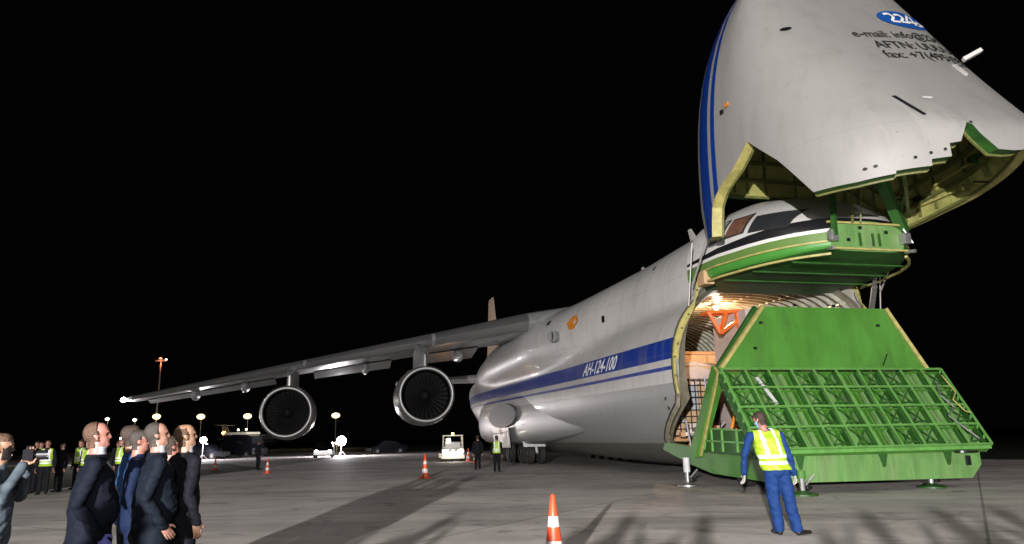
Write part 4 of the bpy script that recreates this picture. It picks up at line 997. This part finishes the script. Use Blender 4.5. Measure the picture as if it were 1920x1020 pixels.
def person(label, x, y, group=None, **kw):
    p = dict(DEF); p.update(kw); sc = p['H']/1.78
    T = thing('person', label, 'person', (x, y, .004), R(p['yaw']), group); T.scale = (sc, sc, sc)
    W_ = p['wide']; lx, ly = p['lean']           # lean = shift of shoulders
    pel = Vector((0, 0, .93)); ch = Vector((lx*.7, ly*.7, 1.28)); nk = Vector((lx, ly, 1.49)); S = p['stance']
    legs = p['legsp'] or {}
    parts = []                                    # (a, b, ra, rb, material, side)
    def P(a, b, ra, rb, mt, side=(1, 0, 0)): parts.append((Vector(a), Vector(b), ra, rb, mt, side))
    for sx in (-1, 1):
        foot = Vector(legs.get(sx, (sx*S, 0, .08))); hip = pel+Vector((sx*.09, 0, -.02)); kn = hip.lerp(foot, .5)+Vector((0, .03, .0))
        P(hip, kn, (.095*W_, .1*W_), (.075*W_, .078*W_), p['legs']); P(kn, foot+Vector((0, 0, .03)), (.075*W_, .078*W_), (.066*W_, .072*W_), p['legs'])
        fd = Vector((sx*.05, .17, -.035)) if 'toe' not in legs else Vector(legs['toe'][0 if sx < 0 else 1])
        P(foot+Vector((0, -.03, -.03)), foot+fd, (.045, .04), (.042, .028), p['shoes'])
    P(pel+Vector((0, 0, -.02)), pel+Vector((lx*.3, ly*.3, .15)), (.165*W_, .115*W_), (.16*W_, .115*W_), p['top'] if p['coat'] < .9 else p['legs'])
    P(pel+Vector((lx*.2, ly*.2+.01, .08)), ch, (.165*W_, p['belly']*W_), (.175*W_, .12*W_), p['top'])
    P(ch, nk+Vector((0, -.01, -.1)), (.175*W_, .12*W_), (.15*W_, .085), p['top'])
    P(nk+Vector((-.15*W_, -.01, -.1)), nk+Vector((.15*W_, -.01, -.1)), (.07, .07), (.07, .07), p['top'], (0, 1, 0))
    P(nk+Vector((0, 0, -.08)), nk+Vector((0, 0, -.02)), (.1, .075), (.065, .065), p['top'])
    if p['coat'] < .9:                            # skirt of the coat or jacket
        cw = p['coatw']; P(pel+Vector((lx*.3, ly*.3, .1)), Vector((0, 0, p['coat']+.06)), (.172*W_, .125*W_), (cw*W_, .145*W_), p['top'])
        P(Vector((0, 0, p['coat']+.06)), Vector((0, 0, p['coat'])), (cw*W_, .145*W_), (cw*W_, .145*W_), p['top'])
    # neck and head
    hy, hp = R(p['headyaw']), R(p['headpitch']); Mh = Matrix.Rotation(hy, 3, 'Z')@Matrix.Rotation(hp, 3, 'X')
    def hd(a): return nk+Mh@Vector((a[0], a[1], a[2]-.018))
    skn = p['skin']; sdx = Mh@Vector((1, 0, 0))
    P(nk+Vector((0, -.005, -.04)), hd((0, .0, .08)), (.064*(.5+W_/2), .066), (.06*(.5+W_/2), .064), skn)
    P(hd((0, -.03, .185)), hd((0, .02, .185)), (.07, .082), (.069, .08), skn, sdx)
    P(hd((0, .03, .17)), hd((0, .06, .075)), (.062, .05), (.034, .03), skn, sdx)
    P(hd((0, .04, .09)), hd((0, .02, .1)), (.055, .035), (.06, .04), skn, sdx)
    P(hd((0, .088, .165)), hd((0, .1, .13)), (.008, .01), (.013, .011), skn, sdx)
    P(hd((-.032, .083, .177)), hd((.032, .083, .177)), (.009, .012), (.009, .012), skn, (0, 0, 1))
    for sx in (-1, 1): P(hd((sx*.078, -.004, .165)), hd((sx*.074, .004, .125)), (.009, .02), (.007, .012), skn, sdx)
    hands = []
    for sx in (-1, 1):
        sh = nk+Vector((sx*.19*W_, -.01, -.1))
        A_ = p['larm'] if sx < 0 else p['rarm']
        if A_: el, wr = Vector(A_[0]), Vector(A_[1])
        else: el = sh+Vector((sx*.06, -.05, -.29)); wr = el+Vector((sx*.01, .07, -.25))
        P(sh, el, (.062, .065), (.05, .052), p['top'], (0, 1, 0)); P(el, wr, (.05, .052), (.042, .042), p['top'], (0, 1, 0))
        hands.append((wr, (wr-el).normalized(), sx))
    gm = p['gloves'] or skn
    P_ = parts
    me = voxel([ecap(a, b, ra, rb, sd) for a, b, ra, rb, mt_, sd in P_], p['vox'])
    names = sorted({q[4] for q in P_}); ex = [n for n in (p['shirt'], p['tie'], p['mask'], 'eye_dark', 'lip', gm) if n]
    names += [n for n in ex if n not in names]
    me.materials.clear()
    for n_ in names: me.materials.append(MT[n_])
    if p['vox'] < .013:                            # cloth folds: real displacement below the neck
        nv = len(me.vertices); co = np.empty(nv*3); me.vertices.foreach_get('co', co); co = co.reshape(-1, 3)
        vn = np.empty(nv*3); me.vertices.foreach_get('normal', vn); vn = vn.reshape(-1, 3)
        am = np.array([(mnoise.noise(Vector((q[0]*9, q[1]*9, q[2]*13)))*.014+mnoise.noise(Vector((q[0]*6+3+q[2]*9, q[1]*6, q[2]*21+q[0]*17)))*.012)*min(1, (1.46-q[2])*8) if .14 < q[2] < 1.46 else 0 for q in co])
        me.vertices.foreach_set('co', (co+vn*am[:, None]).ravel()); me.update()
    nf = len(me.polygons); c = np.empty(nf*3); me.polygons.foreach_get('center', c); c = c.reshape(-1, 3)
    best = np.full(nf, 1e9); idx = np.zeros(nf, int)
    for a, b, ra, rb, mt_, sd in P_:
        a_ = np.array(a); d = np.array(b)-a_; L2 = d@d; t = np.clip(((c-a_)@d)/max(L2, 1e-9), 0, 1)
        q = c-(a_+t[:, None]*d); s = np.array(Vector(sd)); dn = d/math.sqrt(L2); s = s-dn*(s@dn); s /= max(1e-6, np.linalg.norm(s)); u = np.cross(dn, s)
        rx = ra[0]+(rb[0]-ra[0])*t; ry = ra[1]+(rb[1]-ra[1])*t; rz = np.minimum(rx, ry)
        e = np.sqrt((q@s/rx)**2+(q@u/ry)**2+(q@dn/rz)**2); e = (e-1)*np.minimum(rx, ry)
        w = e < best; best[w] = e[w]; idx[w] = names.index(mt_)
    # details by place on the body
    Mi = np.array(Mh.transposed()); hc = (c-np.array(nk))@Mi.T; hc[:, 2] += .018
    if p['shirt']:
        z = c[:, 2]; wv = np.clip((z-1.1)/.38, 0, 1)*.085; m_ = (z > 1.1) & (z < 1.53) & (c[:, 1] > ly-.0) & (np.abs(c[:, 0]-lx*z/1.5) < wv+.0) & (hc[:, 2] < .06); idx[m_] = names.index(p['shirt'])
        m_ = (idx == names.index(skn)) & (c[:, 2] > 1.3) & (hc[:, 2] < -.012) & (hc[:, 2] > -.1) & (hc[:, 1] > -.045); idx[m_] = names.index(p['shirt'])
        if p['tie']: m_ = (z > 1.08) & (z < 1.5) & (c[:, 1] > ly+.03) & (np.abs(c[:, 0]-lx*z/1.5) < .026) & (hc[:, 2] < .03); idx[m_] = names.index(p['tie'])
    if p['mask']:
        m_ = (hc[:, 2] > .05) & (hc[:, 2] < .148) & (hc[:, 1] > .03); idx[m_] = names.index(p['mask'])
    for sx in (-1, 1): idx[(np.hypot(hc[:, 0]-sx*.031, hc[:, 2]-.158) < .012) & (hc[:, 1] > .06)] = names.index('eye_dark')
    if not p['mask']: idx[(np.abs(hc[:, 0]) < .024) & (np.abs(hc[:, 2]-.098) < .006) & (hc[:, 1] > .06)] = names.index('lip')
    me.polygons.foreach_set('material_index', idx.astype(int)); me.polygons.foreach_set('use_smooth', [True]*nf)
    # hands: palm, four fingers, thumb, joined into the body mesh
    bm = bmesh.new(); bm.from_mesh(me); gi = names.index(gm)
    for wr, d, sx in hands:
        s = Vector((0, 1, 0)); s = (s-d*s.dot(d)).normalized(); nn = d.cross(s)*sx
        rgs = [ecap(wr-d*.02, wr+d*.02, (.03, .024), (.032, .02), s, 10, 3), ecap(wr+d*.02, wr+d*.075, (.036, .018), (.04, .015), s, 10, 3)]
        for f in range(4):
            o0 = wr+d*.085+s*(.03-.02*f); l_ = (.036, .042, .039, .03)[f]
            k1 = o0+d*l_+nn*-.006*sx; k2 = k1+(d*.8-nn*.55*sx).normalized()*l_*.75; k3 = k2+(d*.4-nn*.9*sx).normalized()*l_*.5
            for a, b, r1, r2 in ((o0, k1, .0105, .0095), (k1, k2, .0095, .0085), (k2, k3, .0085, .007)): rgs.append(ecap(a, b, (r1, r1), (r2, r2), s, 8, 2))
        t0 = wr+d*.03+s*.032; t1 = t0+(d*.6+s*.8).normalized()*.036; rgs += [ecap(t0, t1, (.013, .013), (.011, .011), s, 8, 2), ecap(t1, t1+(d*.9+s*.2-nn*.3*sx).normalized()*.03, (.011, .011), (.008, .008), s, 8, 2)]
        for rg in rgs:
            vv = [[bm.verts.new(q) for q in r] for r in rg]; n = len(rg[0])
            for j in range(len(vv)-1):
                for i in range(n):
                    f = bm.faces.new((vv[j][i], vv[j][(i+1) % n], vv[j+1][(i+1) % n], vv[j+1][i])); f.material_index = gi; f.smooth = True
    bm.to_mesh(me); bm.free()
    body = bpy.data.objects.new('body', me); SC.collection.objects.link(body); body.parent = T
    # hair: shell lifted off the scalp
    def lifted(name, sel, off, mfun, thick=0):
        vn = np.empty(len(me.vertices)*3); me.vertices.foreach_get('normal', vn); vn = vn.reshape(-1, 3)
        co = np.empty(len(me.vertices)*3); me.vertices.foreach_get('co', co); co = co.reshape(-1, 3)
        ids = [i for i in np.nonzero(sel)[0]]; vm = {}; vs = []; fs = []; mm = []
        for i in ids:
            f = []
            for v in me.polygons[i].vertices:
                if v not in vm: vm[v] = len(vs); vs.append(tuple(co[v]+vn[v]*off))
                f.append(vm[v])
            fs.append(f); mm.append(mfun(c[i]))
        if not fs: return
        nm = bpy.data.meshes.new(name); nm.from_pydata(vs, [], fs); ms = sorted(set(mm))
        for q in ms: nm.materials.append(MT[q])
        nm.polygons.foreach_set('material_index', [ms.index(q) for q in mm]); nm.polygons.foreach_set('use_smooth', [True]*len(fs))
        o = bpy.data.objects.new(name, nm); SC.collection.objects.link(o); o.parent = T
        sd = o.modifiers.new('s', 'SOLIDIFY'); sd.thickness = off*.95; sd.offset = -1
        return o
    full = np.zeros(len(c), bool)
    hx, hyy, hz = hc[:, 0], hc[:, 1], hc[:, 2]
    if p['cap']: sel = (hz > .19) & (hyy < .13); lifted('cap', sel, .018, lambda q: p['cap'])
    if p['bald']: sel = (hz > .055) & (hz < .225) & (hyy < .025-.35*np.maximum(hz-.17, 0)) & (np.abs(hx)+.8*np.maximum(-hyy, 0) > .05) & ~((np.abs(hx) > .07) & (hyy > -.022) & (hz < .165) & (hz > .1)) & ~((hyy > -.01) & (hz < .11))
    else: sel = (hz > .055) & ((hyy < .01) | ((hz > .205) & (hyy < p['recede']))) & ~((np.abs(hx) > .07) & (hz < .165) & (hyy > -.024)) & ~((hz < .11) & (hyy > -.015))
    if p['hair']: lifted('hair', sel & (c[:, 2] > 1.3) & (hz < .4), .011 if not p['bald'] else .0045, lambda q: p['hair'])
    if p['mask']:
        pass
    if p['vest']:
        def vf(q):
            x, z = q[0]-lx*min(1, (q[2]-.9)/.5), q[2]
            if .985 < z < 1.03 or 1.075 < z < 1.12: return 'reflective'
            if z > 1.12 and .068 < abs(x) < .112: return 'reflective'
            return 'vest_yellow'
        ti = names.index(p['top']); cx = c[:, 0]-lx*np.clip((c[:, 2]-.9)/.5, 0, 1)
        arm = np.zeros(len(c), bool)
        for a, b, ra, rb, mt_, sd in P_:
            if ra[0] in (.062, .05) and mt_ == p['top']:
                a_ = np.array(a); d = np.array(b)-a_; t = np.clip(((c-a_)@d)/(d@d), 0, 1); arm |= (np.linalg.norm(c-(a_+t[:, None]*d), axis=1) < .07) & (np.abs(cx) > .155)
        sel = (c[:, 2] > .91) & (c[:, 2] < 1.49) & (np.abs(cx) < .2) & ~arm & ((np.hypot(hc[:, 0], hc[:, 1]) > .075) | (hc[:, 2] < -.05))
        sel &= idx_pad(idx, len(c), names, [p['top'], p['legs']])
        lifted('vest', sel, .016, vf)
    if p['shirt']:                                # jacket collar and lapels
        m = MB(); rg = []
        for j in range(25):
            t = R(-62-236*j/24+90+90); t = R(118)+R(304)*j/24
            ux, uy = math.cos(t), math.sin(t); cc = nk+Vector((0, -.008, -.055)); w_ = .5+W_/2
            rg.append([cc+Vector((ux*.094*w_, uy*.088, -.035)), cc+Vector((ux*.102*w_, uy*.096, -.01)), cc+Vector((ux*.083*w_, uy*.08, .038)), cc+Vector((ux*.076*w_, uy*.074, .03))])
        m.loft(rg, p['top'], caps=True); m.build('collar', T, smooth=True)
    if p['lanyard']:
        m = MB(); m.bar((-.05, ly+.12, 1.42), (.0, .15, 1.15), .02, .008, 'lanyard'); m.bar((.05, ly+.12, 1.42), (.0, .15, 1.15), .02, .008, 'lanyard'); m.build('lanyard', T)
    return T
def idx_pad(idx, n, names, ok):
    return np.isin(idx, [names.index(o) for o in ok])
def copy_person(src, label, x, y, yaw, group, H=None):
    c = copy_tree(src); c.location = (x, y, .004); c.rotation_euler = (0, 0, R(yaw)); tag(c, label, group=group)
    if H: c.scale = (H/1.78,)*3
    return c
# the worker in front of the ramp (seen from behind, looking down to his left)
person('worker in blue overalls and reflective vest seen from behind before the green ramp', 4.08, 11.55, H=1.93, yaw=4, lean=(-.1, .06), headyaw=38, headpitch=-24, coat=.95, belly=.125,
       top='overall_blue', legs='overall_blue', skin='skin_ruddy', hair='hair_brown', gloves='glove_grey', mask='mask_blue', vest=True, vox=.011, wide=1.16,
       legsp={-1: (-.02, .06, .08), 1: (.2, -.04, .08), 'toe': [(-.02, .16, -.035), (.19, .03, -.035)]},
       larm=((-.43, .06, 1.12), (-.42, .16, .86)), rarm=((.2, -.02, 1.1), (.27, .04, .85)))
# men watching from the left
person('heavy man in long navy coat with violet glove and receding sandy hair', -3.6, 6.3, H=1.8, recede=.0, yaw=-62, wide=1.22, belly=.16, coat=.68, coatw=.22, top='navy_coat', legs='navy_suit',
       skin='skin_ruddy', hair='hair_sandy', gloves='glove_violet', shirt='shirt_white', headyaw=-6, headpitch=8, vox=.011, rarm=((.3, -.1, 1.08), (.24, .07, .84)))
person('man in navy suit and white collar, grey hair, in front of the blue suit', -3.3, 6.75, H=1.8, yaw=-58, wide=1.18, belly=.165, coat=.74, coatw=.2, top='navy_suit', legs='navy_suit',
       skin='skin', hair='hair_grey', recede=-.03, shirt='shirt_white', tie='tie_dark', headyaw=-8, headpitch=9, vox=.011, rarm=((.29, -.1, 1.08), (.25, .06, .86)))
person('bald man in a dark suit and patterned tie at the right end of the group', -3.2, 7.1, H=1.79, yaw=-40, wide=1.02, belly=.13, coat=.8, coatw=.175, top='plum_suit', legs='plum_suit',
       skin='skin_warm', hair='hair_sandy', bald=True, shirt='shirt_white', tie='tie_dark', headyaw=-22, headpitch=8, vox=.011)
person('man in a light blue jacket behind the man in the long navy coat', -4.2, 8.0, H=1.81, yaw=-55, coat=.83, top='jacket_blue', legs='navy_suit', skin='skin', hair='hair_brown', headyaw=-8, headpitch=8, vox=.014)
person('man in a deep blue suit half hidden behind the man with the white collar', -4.0, 7.75, H=1.75, yaw=-60, coat=.8, top='suit_blue', legs='suit_blue', skin='skin_ruddy', hair='hair_grey', headyaw=-6, vox=.014)
person('dark clothed person with a blue lanyard between the two suited men on the right', -3.72, 7.9, H=1.68, yaw=-50, coat=.84, top='black_cloth', legs='black_cloth', skin='skin_ruddy', hair='hair_brown', vox=.014, lanyard=True)
ph = person('photographer in a pale shirt holding a camera at the left picture edge', -4.24, 6.0, H=1.71, yaw=-70, coat=.88, top='pale_shirt', legs='black_cloth', skin='skin_warm', hair='hair_sandy', headyaw=0, vox=.012, wide=1.05, mask='eye_dark',
       larm=((-.27, .12, 1.2), (-.07, .2, 1.47)), rarm=((.27, .12, 1.2), (.08, .2, 1.47)))
t = thing('photo_camera', 'black photo camera with long lens held by the photographer at the left edge', 'camera', (-4.04, 6.08, 1.5), R(-70))
m = MB(); m.box((0, 0, 0), (.15, .08, .1), 'black_cloth', b=.012); m.box((0, 0, .06), (.06, .06, .03), 'black_cloth', b=.008); m.build('body', t); m = MB(); m.tube((0, .04, 0), (0, .13, 0), .04, 'black_paint', n=20); m.build('lens', t)
# far figures
hv = person('ground handler in yellow vest with back turned beside the landing gear', -.86, 33.4, H=1.68, yaw=0, coat=.95, top='black_cloth', legs='black_cloth', skin='skin_ruddy', hair='hair_brown', vest=True, vox=.02)
dk_ = person('person in dark clothes just left of the landing gear door', -1.9, 36.6, H=1.72, yaw=20, coat=.86, top='black_cloth', legs='black_cloth', hair='hair_brown', vox=.024)
copy_person(dk_, 'dark figure walking on the apron below the outer engine', -14.6, 41.5, -40, None)
G_ = 'bystanders in the dark at the left'
b1 = copy_person(hv, 'bystander in a yellow vest nearest the photographer in the dark row', -15.6, 24.3, 200, G_, 1.8)
copy_person(hv, 'bystander in a yellow vest second in the dark row from the left', -14.6, 24.9, 170, G_, 1.76)
copy_person(dk_, 'bystander all in black between the vests in the dark row', -14.1, 26.0, 190, G_, 1.8)
copy_person(hv, 'bystander in yellow vest nearest the long navy coat in the dark row', -13.5, 25.0, 150, G_, 1.82)
copy_person(dk_, 'bystander in black behind the row of vests, second from its right end', -13.9, 27.2, 170, G_, 1.9)
copy_person(dk_, 'bystander in black standing at the row\'s far left behind the photographer', -16.6, 25.5, 200, G_, 1.75)
copy_person(dk_, 'bystander in black immediately left of the first yellow vest in the dark row', -15.9, 25.6, 160, G_, 1.7)
copy_person(hv, 'bystander in a yellow vest deepest in the dark group, between two men in black', -14.9, 27.4, 120, G_, 1.74)
for i, (x, y, yw, h, src, lb) in enumerate(((-17.6, 26.8, 190, 1.78, dk_, 'bystander in black at the extreme left of the dark group'), (-17.0, 28.6, 160, 1.85, dk_, 'bystander in black half hidden behind the far left man in black'),
        (-16.1, 27.0, 170, 1.8, hv, 'bystander in a yellow vest second from the extreme left of the dark group'), (-13.0, 26.4, 185, 1.74, dk_, 'bystander in black just left of the long navy coat'),
        (-12.7, 24.4, 150, 1.78, dk_, 'bystander in black partly covered by the long navy coat'), (-15.2, 29.4, 200, 1.86, dk_, 'tall bystander in black deepest in the dark group'))):
    copy_person(src, lb, x, y, yw, G_, h)
# photographers beside and behind the camera: only their shadows reach into the picture
G_ = 'crowd behind the camera'
sp = person('photographer with raised arms behind the camera, seen only as a shadow on the apron', -.62, -.75, coat=.88, top='black_cloth', legs='black_cloth', hair='hair_brown', vox=.024, group=G_, wide=1.3,
       larm=((-.36, .15, 1.3), (-.14, .3, 1.5)), rarm=((.3, .15, 1.3), (.12, .3, 1.5)))
for i, (x, y, yw) in enumerate(((-1.15, .05, -30), (.85, -.85, 5), (1.75, -.35, 10), (2.6, -1.3, 20), (-2.95, .35, -20), (-3.75, .1, -30), (-3.3, -1.5, 0), (3.4, -.4, 10), (.15, -1.5, 0), (2.15, -.75, 30), (1.3, -1.5, -10), (3.05, -1.8, 0), (-1.75, -1.0, 10))):
    copy_person(sp, 'unseen shadow-casting person behind the camera, %s' % ('at the camera\'s left elbow', 'just right of the camera', 'second to the right', 'third to the right', 'far to the left', 'leftmost of all', 'behind the leftmost pair', 'rightmost of all', 'directly behind the camera', 'between the second and third to the right', 'in the second row to the right', 'in the second row far right', 'in the second row to the left')[i], x, y, yw, G_, (1.72, 1.8, 1.76, 1.84)[i % 4])
